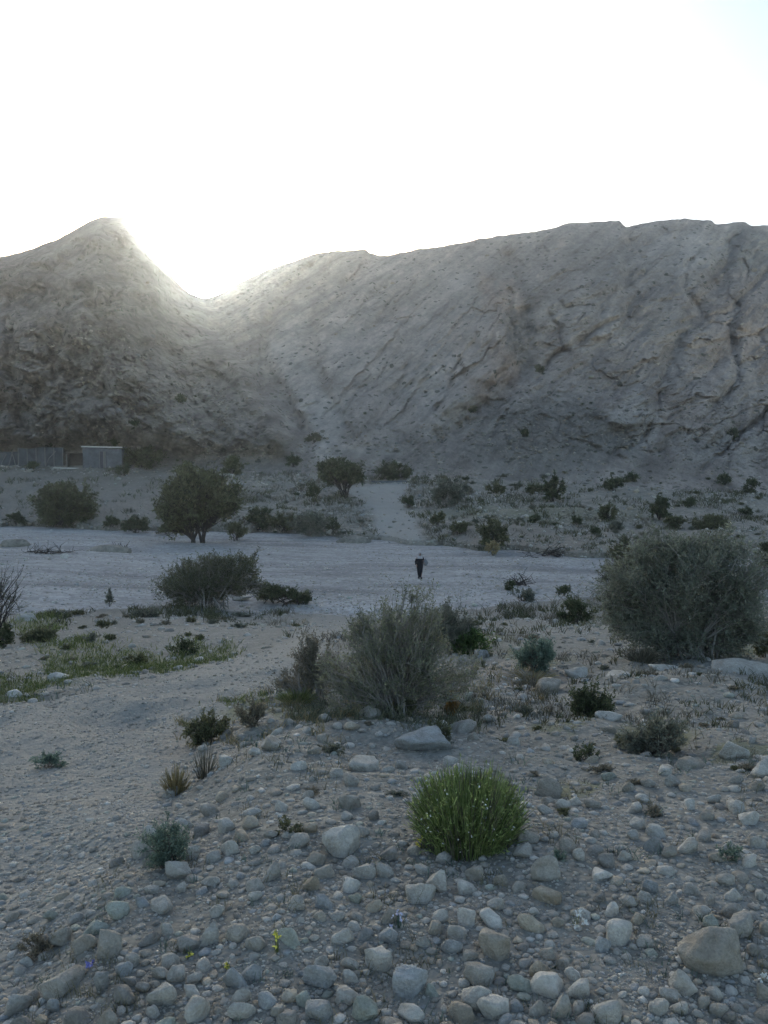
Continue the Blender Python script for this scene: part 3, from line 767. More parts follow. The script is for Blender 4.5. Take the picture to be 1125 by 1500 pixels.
def scatter(name, X, R_, S, cols_, sub, mat, label, cat, zone_lift=0.12, flat=(0.42, 0.8), ang=(0.3, 0.6, 0.9)):
    """X, R_ picture positions, S widths in photo px -> one mesh of loose stones"""
    P, z = land(X, R_)
    s = P[:, 1] / F * S / 2 * np.hypot(1, (R_ - 750) / F)
    nvar = 12; rr_ = np.random.RandomState(len(X))
    var = rr_.randint(nvar, size=len(X)); V = []; Fc = []; T = []; off_ = 0
    for k in range(nvar):
        idx = np.where(var == k)[0]
        if not len(idx): continue
        v, f = stone_shape(sub, 500 + k, ang[k % 3], 1.0, 1.0 + 0.35 * (k % 4) / 3)
        fl = rr_.uniform(*flat, len(idx))
        p = v[None] * s[idx][:, None, None]
        p = rotx(p, rr_.uniform(-3, 3, len(idx))[:, None])
        p[..., 2] *= fl[:, None]
        p = rotz(p, rr_.uniform(0, 6.28, len(idx))[:, None])
        p = p + P[idx][:, None, :]
        p[..., 2] += (s[idx] * fl * zone_lift)[:, None]
        V.append(p.reshape(-1, 3)); Fc.append((f[None] + (np.arange(len(idx)) * len(v))[:, None, None] + off_).reshape(-1, 3))
        T.append(np.repeat(cols_[idx], len(v), 0)); off_ += len(idx) * len(v)
    o = obj(name, mesh_np(name, np.concatenate(V), np.concatenate(Fc), mat, True, dict(tint=np.concatenate(T))))
    return tag(o, label, cat, kind='stuff')
def tints(n, k=1.0, seed=1, warm=None):
    r = np.random.RandomState(seed)
    c = TCOL[r.choice(len(TINTS), n, p=TPROB)] * r.uniform(0.82, 1.15, (n, 1)) * k
    if warm is not None: c = c * np.array(warm)
    return c
ra = np.array(rest)
big = ra[:, 0] > 14
scatter('cobbles', ra[big, 1], ra[big, 2], ra[big, 0], tints(big.sum(), 1.0, 2), 2, M['pebbles'], 'smaller cobbles lying all over the near bank', 'cobbles')
scatter('pebbles', ra[~big, 1], ra[~big, 2], ra[~big, 0], tints((~big).sum(), 0.97, 3), 1, M['pebbles'], 'pebbles between the stones of the near bank', 'pebbles', 0.02, (0.4, 0.7))
# fine gravel
n = 135000
xs = rs_.uniform(-700, 1825, n); rr = rs_.uniform(900, 1700, n); k = rs_.rand(n) < np.where(inpoly(*wob(xs, rr, 9, 26), TRACK), 1.0, 0.75) * (0.25 + 0.75 * sstep(-0.5, 0.2, fbm(xs / 50, rr / 35, 3, s=123)))
xs, rr = xs[k], rr[k]; S = rs_.uniform(1.8, 4.6, len(xs)) * np.where(rs_.rand(len(xs)) < 0.16, 1.6, 1)
scatter('gravel', xs, rr, S, tints(len(xs), 0.98, 4), 1, M['pebbles'], 'fine gravel on the track and between the stones', 'gravel', 0.06, (0.4, 0.7))
# river bed cobbles
n = 22000
xs = rs_.uniform(-300, 1425, n); rn_, rb_, rf_, rs2 = edge_rows(xs); t = rs_.rand(n); rr = rb_ + 1 + (rn_ - rb_ - 2) * t
k = rs_.rand(n) < 0.25 + 0.75 * sstep(-0.3, 0.4, fbm(xs / 80, rr / 14, 3, s=9)); xs, rr, t = xs[k], rr[k], t[k]
scatter('river_cobbles', xs, rr, rs_.uniform(1.0, 2.6, len(xs)) * (0.8 + 0.9 * t) * np.where(rs_.rand(len(xs)) < 0.06, 2.2, 1), tints(len(xs), 1.12, 5), 1, M['pebbles'], 'pale cobbles covering the dry river bed', 'cobbles', 0.15, (0.45, 0.75))
# terrace rocks
n = 11000
xs = rs_.uniform(-300, 1425, n); rn_, rb_, rf_, rs2 = edge_rows(xs); t = rs_.rand(n); rr = rf_ + (rb_ - rf_) * t
sandy = (xs < 260) & (t > 0.15) & (t < 0.93)
dn = np.where(sandy, 0.08, 0.3 + 0.7 * sstep(-0.2, 0.4, fbm(xs / 60, rr / 12, 3, s=19))); dn = np.where(inpoly(xs, rr, FARTRACK), 0.14, dn)
dn = np.maximum(dn, np.where(t > 0.93, 0.9, 0))
k = rs_.rand(n) < dn; xs, rr = xs[k], rr[k]
scatter('terrace_rocks', xs, rr, rs_.uniform(1.5, 5, len(xs)) * np.where(rs_.rand(len(xs)) < 0.05, 2.0, 1), tints(len(xs), 1.0, 6), 1, M['pebbles'], 'rubble strewn over the far terrace', 'rubble', 0.35, (0.5, 0.9))
# rubble on the mountain
n = 16000
xs = rs_.uniform(-300, 1425, n); rn_, rb_, rf_, rs2 = edge_rows(xs); t = rs_.rand(n)**1.3; rr = rf_ + (rs2 - rf_) * t * 0.93
dn = 0.15 + 0.85 * np.maximum.reduce([1 - sstep(0.05, 0.28, t), (1 - sstep(300, 460, xs)) * (1 - sstep(0.5, 0.8, t)), (1 - sstep(0.2, 1.3, ((xs - 765) / 35)**2 + ((rr - 490) / 90)**2)), (1 - sstep(0.2, 1.3, ((xs - 790) / 170)**2 + ((rr - 640) / 75)**2)), 0.5 * sstep(850, 1000, xs)])
dn *= sstep(-0.5, 0.3, fbm(xs / 30, rr / 22, 3, s=29))
k = rs_.rand(n) < dn; xs, rr = xs[k], rr[k]
scatter('mountain_rubble', xs, rr, rs_.uniform(1.6, 5.5, len(xs)) * np.where(rs_.rand(len(xs)) < 0.06, 1.9, 1), tints(len(xs), 0.78, 8, (1.03, 0.99, 0.95)), 1, M['pebbles'], 'fallen blocks and scree on the mountain slopes', 'rubble')

# ------------------------------------------------------------------ plants
def bez(p0, p1, p2, K):
    t = np.linspace(0, 1, K)[None, :, None]
    return (1 - t)**2 * p0[:, None] + 2 * t * (1 - t) * p1[:, None] + t**2 * p2[:, None]
def tubes(Pl, Rl, sides=3):
    """Pl (N,K,3), Rl (N,K) -> verts, quads"""
    n, K, _ = Pl.shape
    T = np.gradient(Pl, axis=1); T /= np.linalg.norm(T, axis=2, keepdims=True) + 1e-9
    ref = np.where(np.abs(T[..., 2:3]) > 0.9, np.array([1.0, 0, 0]), np.array([0, 0, 1.0]))
    A = np.cross(T, ref); A /= np.linalg.norm(A, axis=2, keepdims=True) + 1e-9; B = np.cross(T, A)
    an = np.arange(sides) * 2 * math.pi / sides
    V = Pl[:, :, None] + Rl[:, :, None, None] * (A[:, :, None] * np.cos(an)[None, None, :, None] + B[:, :, None] * np.sin(an)[None, None, :, None])
    i = np.arange(n * K * sides).reshape(n, K, sides)
    j = np.roll(i, -1, 2)
    q = np.stack([i[:, :-1], j[:, :-1], j[:, 1:], i[:, 1:]], -1).reshape(-1, 4)
    return V.reshape(-1, 3), q
def leaves(Cn, D, L, W, rng):
    """diamond leaves: base, direction, length, width"""
    D = D / (np.linalg.norm(D, axis=1, keepdims=True) + 1e-9)
    S = np.cross(D, rng.normal(size=D.shape)); S /= np.linalg.norm(S, axis=1, keepdims=True) + 1e-9
    L = np.asarray(L)[:, None]; W = np.asarray(W)[:, None]
    V = np.stack([Cn, Cn + D * L * 0.45 + S * W * 0.5, Cn + D * L, Cn + D * L * 0.45 - S * W * 0.5], 1)
    q = np.arange(len(Cn) * 4).reshape(-1, 4)
    return V.reshape(-1, 3), q
def unit(v): return v / (np.linalg.norm(v, axis=-1, keepdims=True) + 1e-9)

def plant_data(seed, blobs, clumps=120, twigs=8, tw_len=0.12, lpt=8, leaf=(0.03, 0.008), stems=10, base_r=0.08, stem_r=0.012, up=0.5, shell=0.5, droop=0.0, jit=0.35, lean=(0, 0)):
    """blobs: (x, y, z, rx, ry, rz, weight) in metres about the foot. Returns (branch verts, quads), (leaf verts, quads, shade)"""
    r = np.random.RandomState(seed)
    bl = np.array(blobs, float); w = bl[:, 6] / bl[:, 6].sum()
    bi = r.choice(len(bl), clumps, p=w)
    u = unit(r.normal(size=(clumps, 3))) * (r.rand(clumps, 1)**(1 / 3) * (1 - shell) + shell * r.uniform(0.72, 1.0, (clumps, 1)))
    u *= 1 + 0.42 * vnoise(u[:, 0] * 2.5 + seed, u[:, 1] * 2.5, u[:, 2] * 2.5)[:, None]
    u *= np.where(r.rand(clumps, 1) < 0.10, 1.28, 1.0)
    nsub = max(len(bl), clumps // 8); sbi = r.choice(len(bl), nsub, p=w)
    su = unit(r.normal(size=(nsub, 3))) * r.uniform(0.35, 0.98, (nsub, 1)) * (1 + 0.3 * r.normal(size=(nsub, 1)) * (r.rand(nsub, 1) < .35))
    sub_ = bl[sbi, :3] + su * bl[sbi, 3:6]
    cc = bl[bi, :3] + u * bl[bi, 3:6] * 1.1
    nr_ = np.linalg.norm((cc[:, None] - sub_[None]) / bl[sbi, 3:6][None], axis=2).argmin(1)
    pull = (r.rand(clumps, 1) < .85) * r.uniform(.35, .75, (clumps, 1))
    cc = cc * (1 - pull) + sub_[nr_] * pull
    cc[:, 2] = np.where(cc[:, 2] < 0.03, r.uniform(0.02, 0.15, clumps) * bl[bi, 5], cc[:, 2])
    # main stems
    ns = max(stems, len(bl)); si = np.concatenate([np.arange(len(bl)), r.choice(len(bl), ns - len(bl), p=w)])
    ang = r.uniform(0, 6.28, ns); rad = base_r * np.sqrt(r.rand(ns))
    p0 = np.stack([rad * np.cos(ang) + lean[0], rad * np.sin(ang) + lean[1], np.full(ns, -0.02)], 1)
    p2 = bl[si, :3] + r.uniform(-0.45, 0.45, (ns, 3)) * bl[si, 3:6]
    p2[:, 2] = np.maximum(p2[:, 2], 0.05)
    p1 = p0 * 0.5 + p2 * 0.5; p1[:, 2] += up * 0.25 * p2[:, 2]; p1[:, :2] = p0[:, :2] * 0.7 + p2[:, :2] * 0.3
    K = 9; st = bez(p0, p1, p2, K); st += np.concatenate([np.zeros((ns, 1, 3)), r.normal(size=(ns, K - 1, 3)) * 0.02 * bl[si, 5][:, None, None]], 1)
    sr = stem_r * r.uniform(0.6, 1.1, (ns, 1)) * np.linspace(1, 0.35, K)[None]
    V, Q = tubes(st, sr, 5); Vs, Qs = [V], [Q]; off_ = len(V)
    # branches to clumps
    d = np.linalg.norm(cc[:, None] - p2[None], axis=2) + r.rand(clumps, ns) * 0.3 * bl[:, 3:6].mean()
    own = d.argmin(1); kk = r.randint(2, K, clumps)
    q0 = st[own, kk]; q1 = (q0 + cc) / 2 + r.normal(size=(clumps, 3)) * 0.08 * np.linalg.norm(cc - q0, axis=1)[:, None]; q1[:, 2] += 0.12 * up * np.linalg.norm(cc - q0, axis=1)
    K2 = 6; br = bez(q0, q1, cc, K2)
    V, Q = tubes(br, stem_r * 0.38 * r.uniform(0.7, 1.2, (clumps, 1)) * np.linspace(1, 0.4, K2)[None], 3); Vs.append(V); Qs.append(Q + off_); off_ += len(V)
    # wild shoots reaching past the crown
    nw = max(8, ns); wi = r.choice(len(bl), nw, p=w); wu = unit(r.normal(size=(nw, 3)) + [0, 0, .5]); wu[:, 2] = np.abs(wu[:, 2])
    we = bl[wi, :3] + wu * bl[wi, 3:6] * r.uniform(1.05, 1.4, (nw, 1)); wo_ = st[r.randint(ns, size=nw), 3]
    wb = bez(wo_, (wo_ + we) / 2 + r.normal(size=(nw, 3)) * .06 * bl[wi, 5:6] + np.array([0, 0, 1]) * up * .1 * bl[wi, 5:6], we, K2)
    V, Q = tubes(wb, stem_r * 0.3 * np.linspace(1, .3, K2)[None].repeat(nw, 0), 3); Vs.append(V); Qs.append(Q + off_); off_ += len(V)
    br = np.concatenate([br, wb]); clumps = clumps + nw
    # twigs
    nt_ = clumps * twigs; ci_ = np.repeat(np.arange(clumps), twigs); tt = r.uniform(0.45, 1.0, nt_) * (K2 - 1)
    i0 = np.floor(tt).astype(int).clip(0, K2 - 2); f0 = (tt - i0)[:, None]
    t0 = br[ci_, i0] * (1 - f0) + br[ci_, i0 + 1] * f0
    bd = unit(br[ci_, i0 + 1] - br[ci_, i0]); outd = unit(t0 - np.array([lean[0], lean[1], bl[:, 2].mean() * 0.4]))
    dr = unit(bd * 0.6 + r.normal(size=(nt_, 3)) * jit * 1.6 + outd * 0.5 + np.array([0, 0, up - droop]))
    tl = tw_len * r.uniform(0.5, 1.3, nt_)
    t2 = t0 + dr * tl[:, None]; t1 = (t0 + t2) / 2 + r.normal(size=(nt_, 3)) * 0.1 * tl[:, None]
    t2[:, 2] -= droop * 0.4 * tl
    K3 = 4; tw = bez(t0, t1, t2, K3)
    V, Q = tubes(tw, stem_r * 0.17 * np.linspace(1, 0.4, K3)[None].repeat(nt_, 0), 3); Vs.append(V); Qs.append(Q + off_)
    # leaves
    if lpt:
        nl = nt_ * lpt; ti = np.repeat(np.arange(nt_), lpt); tt = r.uniform(0.15, 1.0, nl) * (K3 - 1)
        i0 = np.floor(tt).astype(int).clip(0, K3 - 2); f0 = (tt - i0)[:, None]
        lp = tw[ti, i0] * (1 - f0) + tw[ti, i0 + 1] * f0
        ld = unit(unit(tw[ti, i0 + 1] - tw[ti, i0]) * 0.7 + r.normal(size=(nl, 3)) * 0.7)
        LV, LQ = leaves(lp, ld, leaf[0] * r.uniform(0.6, 1.3, nl), leaf[1] * r.uniform(0.7, 1.2, nl), r)
        cs = r.rand(clumps)
        sh = np.repeat((0.55 * cs[ci_[ti]] + 0.45 * r.rand(nl)), 4)
    else: LV = None; LQ = sh = None
    return (np.concatenate(Vs), np.concatenate(Qs)), (LV, LQ, sh)

FOOT = []
def plant(name, x, row, label, cat, group, data, bark, leaf, leafname='foliage', extra=None, scale=1.0):
    p = at(x, row)
    root = empty(name, (p[0], p[1], p[2] - 0.01), label, cat, group)
    (bv, bq), (lv, lq, sh) = data
    obj('branches', mesh_np('branches', bv * scale, bq, bark), root)
    if lv is not None: obj(leafname, mesh_np(leafname, lv * scale, lq, leaf, False, dict(shade=sh)), root)
    return root, mpp(p)

def px_blobs(x, row, bl):
    """blob list in photo px (centre col, centre row, rx, rz, depth ratio, weight) -> metres about the foot"""
    p = at(x, row); k = mpp(p)
    out = []
    for cx, cy, rx, rz, dr, w in bl:
        out.append(((cx - x) * k, (-0.15 + 0.3 * ((len(out) * 0.618) % 1)) * rx * k, max((row - cy) * k, rz * k * 0.3), rx * k, rx * k * dr, rz * k, w))
    return out, k

# --- the large plants
B = []
# big dry shrub, middle
bl, k = px_blobs(580, 1052, [(560, 985, 75, 60, .8, 3.2), (600, 930, 55, 65, .8, 1.8), (545, 940, 35, 50, .8, 0.9), (640, 980, 50, 50, .8, 1.3), (500, 1000, 45, 42, .8, 1.2), (590, 885, 38, 28, .8, .35), (690, 1000, 28, 30, .8, .25), (540, 1025, 60, 22, .8, .9), (620, 1025, 50, 22, .8, .8)])
d = plant_data(31, bl, 430, 8, 24 * k, 6, (5.0 * k, 1.9 * k), 60, 30 * k, 2.2 * k, 0.75, 0.35, jit=0.28)
plant('desert_shrub', 580, 1052, 'big dry twiggy grey shrub in the middle of the near bank', 'shrub', 'shrubs on the near bank', d, M['bark_grey'], M['leaf_shrub'])
bl, k = px_blobs(450, 1030, [(445, 960, 22, 40, .8, .8), (470, 990, 30, 30, .8, 1), (430, 1005, 28, 20, .8, .6)])
d = plant_data(32, bl, 130, 7, 18 * k, 7, (4.2 * k, 1.8 * k), 22, 26 * k, 1.6 * k, 0.8, 0.3)
plant('desert_shrub', 455, 1030, 'sparse yellowish shrub against the left side of the big dry shrub', 'shrub', 'shrubs on the near bank', d, M['bark_grey'], M['leaf_dry'])
bl, k = px_blobs(655, 960, [(650, 915, 30, 30, .8, 1), (675, 930, 25, 18, .8, .6)])
d = plant_data(33, bl, 170, 7, 13 * k, 7, (3.8 * k, 1.5 * k), 18, 18 * k, 1.3 * k, 0.7, 0.3)
plant('desert_shrub', 655, 960, 'olive twiggy shrub behind the right side of the big dry shrub', 'shrub', 'shrubs on the near bank', d, M['bark_grey'], M['leaf_grey'])
# grey tamarisk, right
bl, k = px_blobs(1005, 966, [(1000, 860, 80, 60, .8, 3.0), (920, 850, 50, 42, .8, 1.5), (1075, 862, 66, 62, .8, 2.2), (955, 805, 30, 26, .8, .35), (1050, 800, 34, 24, .8, .4), (890, 905, 24, 18, .8, .25), (985, 925, 70, 36, .8, 1.7), (925, 915, 40, 30, .8, .6), (1075, 925, 45, 32, .8, .9), (1010, 815, 60, 30, .8, .8), (960, 935, 60, 26, .8, 1.0), (1040, 945, 60, 20, .8, .9), (905, 890, 26, 30, .8, .5)])
d = plant_data(41, bl, 680, 9, 28 * k, 12, (5.5 * k, 1.6 * k), 30, 44 * k, 2.2 * k, 0.55, 0.4, droop=0.1, jit=.45)
plant('tamarisk', 1005, 966, 'large grey-green feathery tamarisk beside the long low boulder', 'shrub', 'shrubs on the near bank', d, M['bark_grey'], M['leaf_tam'])
bl, k = px_blobs(925, 862, [(925, 812, 42, 30, .8, 1), (960, 820, 40, 30, .8, 1), (1010, 810, 45, 28, .8, 1), (890, 835, 18, 20, .8, .4)])
d = plant_data(42, bl, 330, 8, 14 * k, 8, (3.4 * k, 1.3 * k), 22, 40 * k, 1.8 * k, 0.5, 0.4)
plant('tamarisk', 935, 866, 'olive bush standing behind the large feathery tamarisk', 'shrub', 'shrubs on the near bank', d, M['bark_mid'], M['leaf_olive'])
# wispy bush by the river bed
bl, k = px_blobs(305, 889, [(285, 858, 42, 28, .8, 1.6), (260, 868, 28, 20, .8, .7), (325, 850, 40, 32, .8, 1.5), (360, 850, 26, 36, .8, .7), (310, 830, 30, 20, .8, .3)])
d = plant_data(51, bl, 520, 8, 16 * k, 8, (3.6 * k, 1.3 * k), 34, 40 * k, 1.5 * k, 0.9, 0.4, jit=0.2)
plant('desert_shrub', 305, 889, 'dark wispy bush at the near edge of the river bed', 'shrub', 'shrubs on the near bank', d, M['bark_grey'], M['leaf_olive'])
bl, k = px_blobs(415, 886, [(400, 872, 30, 11, .8, 1), (440, 878, 22, 8, .8, .6)])
d = plant_data(52, bl, 140, 6, 8 * k, 8, (3 * k, 1.3 * k), 14, 30 * k, 1 * k, 0.3, 0.4)
plant('low_shrub', 415, 886, 'low dark spreading bush trailing right of the wispy bush', 'shrub', 'shrubs on the near bank', d, M['bark_dark'], M['leaf_dark'])

def bush(x, row, w, h, kind, label, seed, name='desert_shrub', cat='shrub', group='shrubs on the near bank', dens=1.0, trunk=False, bark=None, up=0.5, flat=None):
    """one shrub of photo width w and height h standing at (x, row)"""
    if flat is None:
        B_ = [(x, row - h * .16, w * .36, h * .16, .8, .7), (x, row - h * .50, w * .42, h * .46, .8, 2), (x - w * .24, row - h * .40, w * .27, h * .36, .8, 1), (x + w * .24, row - h * .42, w * .27, h * .38, .8, 1), (x + w * .05, row - h * .72, w * .26, h * .26, .8, .7)]
    else: B_ = flat
    bl, k = px_blobs(x, row, B_)
    area = w * h * 0.78
    cl = int(np.clip(area / 22 * dens, 14, 420)); ls = np.clip(1.7 + 0.018 * w, 1.6, 4.2)
    d = plant_data(seed, bl, cl, 7, max(0.14 * w, 5) * k, 7, (ls * 1.5 * k, ls * 0.62 * k), (8 if trunk else max(8, int(w / 5))), w * (0.09 if trunk else 0.14) * k, (0.02 if trunk else 0.016) * w * k, up, 0.45)
    return plant(name, x, row, label, cat, group, d, bark or M['bark_mid'], M[kind])

NB = 'shrubs on the near bank'; FB = 'shrubs and trees beyond the river bed'
bush(690, 960, 68, 38, 'leaf_mid', 'compact green shrub right of the big dry shrub', 61)
bush(786, 988, 74, 46, 'leaf_teal', 'blue-grey shrub between the compact green shrub and the tamarisk', 62, dens=.8)
bush(842, 922, 56, 36, 'leaf_dark', 'round dark green shrub on the near bank left of the tamarisk', 63)
bush(866, 1040, 80, 52, 'leaf_dark', 'dark leafy shrub with pale twigs among the boulders', 64, dens=.9)
bush(955, 1092, 110, 60, 'leaf_grey', 'sparse grey-green plant below the dark leafy shrub', 65, dens=.3, name='weed_clump', cat='plant')
bush(826, 872, 18, 18, 'leaf_dark', 'small ball-shaped dark shrub at the river bed edge', 66)
bush(862, 1106, 50, 20, 'leaf_dark', 'flat dark green plant below the pale boulder', 67, dens=.6, name='weed_clump', cat='plant')
bush(302, 1086, 72, 50, 'leaf_olive', 'dark green plant at the edge of the gravel track', 68, dens=.7, name='weed_clump', cat='plant')
bush(370, 1070, 60, 40, 'leaf_dry', 'dry brownish weeds right of the dark green track-side plant', 69, dens=.5, name='weed_clump', cat='plant')
bush(244, 1284, 76, 74, 'leaf_teal', 'blue-green leafy plant on the stones at the lower left', 70, dens=.6, name='weed_clump', cat='plant')
bush(70, 1124, 52, 22, 'leaf_teal', 'flat blue-green plant on the left part of the track', 71, dens=.6, name='weed_clump', cat='plant')
bush(270, 950, 46, 18, 'leaf_dark', 'low dark shrub on the grass strip beside the track', 72, dens=.9)
bush(200, 960, 40, 18, 'leaf_olive', 'low olive shrub left of the low dark one on the grass strip', 73, dens=.8)
bush(765, 880, 44, 16, 'leaf_grey', 'low grey-green shrub in front of the driftwood', 74, dens=.9)
bush(748, 866, 14, 10, 'leaf_dark', 'tiny dark shrub beside the driftwood', 75)
bush(160, 888, 12, 26, 'leaf_grey', 'narrow upright clump at the near edge of the river bed', 76, up=1.2, dens=1.2)
bush(60, 932, 60, 20, 'leaf_olive', 'low olive bush below the bare bush at the left edge', 77)
bush(8, 940, 36, 34, 'leaf_dark', 'dark bush cut by the left edge of the photo', 78)
bush(215, 905, 44, 10, 'leaf_grey', 'thin grey cushion plant on the crest of the near bank', 79)
bush(1120, 832, 30, 44, 'leaf_dark', 'dark bush behind the tamarisk at the right edge', 80)
bush(1118, 960, 40, 40, 'leaf_olive', 'olive bush at the right edge behind the long boulder', 81)
bush(590, 1054, 60, 26, 'leaf_olive', 'small olive plant under the big dry shrub', 82, dens=.5, name='weed_clump', cat='plant')
bush(640, 1086, 54, 26, 'leaf_olive', 'small brown-green plant beside the wide bluish slab', 83, dens=.4, name='weed_clump', cat='plant')
bush(820, 1275, 20, 16, 'leaf_teal', 'tiny teal plant right of the broom bush', 84, dens=.8, name='weed_clump', cat='plant')
bush(1070, 1275, 40, 24, 'leaf_teal', 'small teal plant near the right edge', 85, dens=.5, name='weed_clump', cat='plant')
bush(425, 1225, 44, 24, 'leaf_olive', 'small olive weed uphill of the large smooth stone', 86, dens=.4, name='weed_clump', cat='plant')
bush(60, 1390, 60, 40, 'leaf_dry', 'thin dry brown weeds at the lower left', 87, dens=.25, name='weed_clump', cat='plant')
# bare bush, left edge
bl, k = px_blobs(-8, 930, [(5, 880, 34, 40, .8, 1), (-30, 860, 40, 60, .8, 1), (20, 850, 22, 40, .8, .5)])
d = plant_data(91, bl, 60, 4, 22 * k, 2, (3.0 * k, 1.3 * k), 16, 14 * k, 1.7 * k, 0.7, 0.5)
plant('bare_bush', -8, 930, 'leafless dark branching bush at the left edge', 'shrub', NB, d, M['bark_dark'], M['leaf_dark'])

# --- beyond the river bed
T1 = [(290, 735, 52, 38, .9, 3), (262, 745, 32, 30, .9, 1.2), (325, 730, 32, 32, .9, 1.3), (290, 712, 40, 20, .9, 1), (255, 770, 24, 16, .9, .3)]
bush(290, 795, 122, 104, 'leaf_olive', 'large dark olive tree with several trunks at the far river edge', 101, 'tree', 'tree', FB, 1.5, True, M['bark_dark'], flat=T1)
bush(95, 768, 90, 56, 'leaf_olive', 'wide round olive bush on the far bank at the left', 102, 'desert_shrub', 'shrub', FB, 1.6)
T2 = [(500, 694, 32, 17, .9, 2), (520, 700, 16, 14, .9, .6), (482, 688, 16, 10, .9, .5)]
bush(504, 730, 66, 58, 'leaf_dark', 'umbrella-shaped acacia tree left of the far track', 103, 'acacia_tree', 'tree', FB, 1.5, True, M['bark_dark'], flat=T2)
SH = [(575, 702, 56, 20, 'leaf_dark', 'long green hedge-like bush at the top of the far track'),
 (340, 696, 40, 24, 'leaf_olive', 'round bush behind the large olive tree'),
 (208, 684, 60, 26, 'leaf_olive', 'dark bush right of the small hut'),
 (180, 697, 18, 17, 'leaf_dark', 'small round bush in front of the hut'),
 (48, 692, 14, 12, 'leaf_dark', 'small dark shrub in front of the grey fence'),
 (380, 776, 40, 34, 'leaf_dark', 'dark rounded shrub at the far river edge right of the olive tree'),
 (415, 778, 44, 26, 'leaf_olive', 'brown-green shrub second right of the large olive tree'),
 (455, 780, 56, 26, 'leaf_grey', 'greyish shrub third right of the large olive tree'),
 (487, 778, 22, 16, 'leaf_dark', 'small dark shrub left of the far track foot'),
 (24, 768, 26, 16, 'leaf_dark', 'small dark bush left of the wide round bush'),
 (163, 772, 24, 14, 'leaf_dark', 'low dark green shrub right of the wide round bush'),
 (200, 780, 44, 20, 'leaf_dark', 'dark green spreading shrub between the round bush and the olive tree'),
 (345, 788, 34, 24, 'leaf_olive', 'grey-brown shrub at the right foot of the olive tree'),
 (245, 782, 26, 16, 'leaf_olive', 'brownish shrub at the left foot of the olive tree'),
 (722, 800, 46, 44, 'leaf_olive', 'brown upright bush on the far bank right of the track'),
 (722, 812, 18, 22, 'leaf_straw', 'yellow tuft in front of the brown upright bush'),
 (810, 736, 34, 40, 'leaf_dark', 'dark bushy tree on the far terrace right of the track'),
 (783, 722, 30, 16, 'leaf_olive', 'low bush left of the dark bushy tree'),
 (898, 718, 32, 20, 'leaf_dark', 'round dark bush at the foot of the mountain'),
 (966, 760, 36, 38, 'leaf_dark', 'dark ragged tree on the terrace above the tamarisk'),
 (988, 770, 30, 20, 'leaf_olive', 'low bush right of the dark ragged tree'),
 (1061, 710, 18, 15, 'leaf_dark', 'small bush at the mountain foot toward the right'),
 (1099, 722, 22, 20, 'leaf_dark', 'bluish dark bush at the mountain foot near the right edge'),
 (1074, 645, 22, 15, 'leaf_dark', 'lone dark bush high on the pale rock slab'),
 (1092, 752, 18, 12, 'leaf_dark', 'small dark shrub on the terrace near the right edge'),
 (890, 760, 34, 22, 'leaf_olive', 'brownish shrub in the middle of the right terrace'),
 (900, 775, 26, 14, 'leaf_grey', 'grey shrub just below the brownish terrace shrub'),
 (845, 765, 10, 10, 'leaf_dark', 'small dark tuft on the right terrace'),
 (784, 768, 12, 10, 'leaf_dark', 'small dark tuft left of the other terrace tufts'),
 (872, 780, 10, 8, 'leaf_dark', 'tiny dark tuft above the dry river bank'),
 (672, 782, 32, 18, 'leaf_olive', 'brown scrub on the bank right of the track foot'),
 (640, 765, 24, 18, 'leaf_olive', 'brown scrub beside the right edge of the far track'),
 (655, 740, 50, 40, 'leaf_grey', 'pale bare twiggy bush above the right edge of the track'),
 (598, 740, 20, 14, 'leaf_dark', 'small dark bush on the right shoulder of the track'),
 (430, 684, 18, 14, 'leaf_dark', 'small bush at the foot of the saddle slope'),
 (460, 726, 22, 14, 'leaf_dark', 'dark shrub left of the acacia tree'),
 (725, 722, 28, 12, 'leaf_olive', 'yellowish low bush on the upper right terrace'),
 (680, 726, 24, 14, 'leaf_grey', 'grey scrub on the upper terrace right of the bare bush'),
 (1040, 775, 60, 16, 'leaf_olive', 'low green scrub on the terrace behind the tamarisk'),
 (1010, 745, 16, 12, 'leaf_dark', 'dark tuft right of the ragged tree'),
 (768, 640, 9, 7, 'leaf_dark', 'tiny shrub low on the grey scree fan'),
 (690, 604, 12, 8, 'leaf_dark', 'small shrub at the foot of the ragged rock edge'),
 (790, 546, 10, 8, 'leaf_dark', 'tiny shrub where the two rock cracks meet'),
 (460, 650, 20, 14, 'leaf_dark', 'dark shrub beside a pale boulder on the saddle slope'),
 (265, 590, 12, 9, 'leaf_dark', 'small dark shrub on the middle of the left slope'),
 (195, 628, 18, 10, 'leaf_dark', 'dark scrub on the slope above the hut'),
 (165, 655, 14, 9, 'leaf_dark', 'low dark scrub just above the hut roof'),
 (80, 655, 16, 10, 'leaf_dark', 'dark shrub directly above the grey fence'),
 (275, 690, 16, 10, 'leaf_dark', 'dark little shrub between the hut bush and the round bush'),
 (925, 705, 16, 10, 'leaf_dark', 'low shrub right of the round dark bush at the mountain foot'),
]
for i, (x, r_, w, h, kd, lb) in enumerate(SH):
    nm = 'tree' if 'tree' in lb.split(' at ')[0].split(' in ')[0].split(' above ')[0] and ('bushy tree' in lb and lb.startswith('dark bushy') or lb.startswith('dark ragged')) else 'desert_shrub'
    bush(x, r_, w, h, kd, lb, 200 + i, nm, 'tree' if nm == 'tree' else 'shrub', FB, 1.6 if w > 20 else 1.3, nm == 'tree', M['bark_dark'] if kd != 'leaf_grey' else M['bark_grey'])

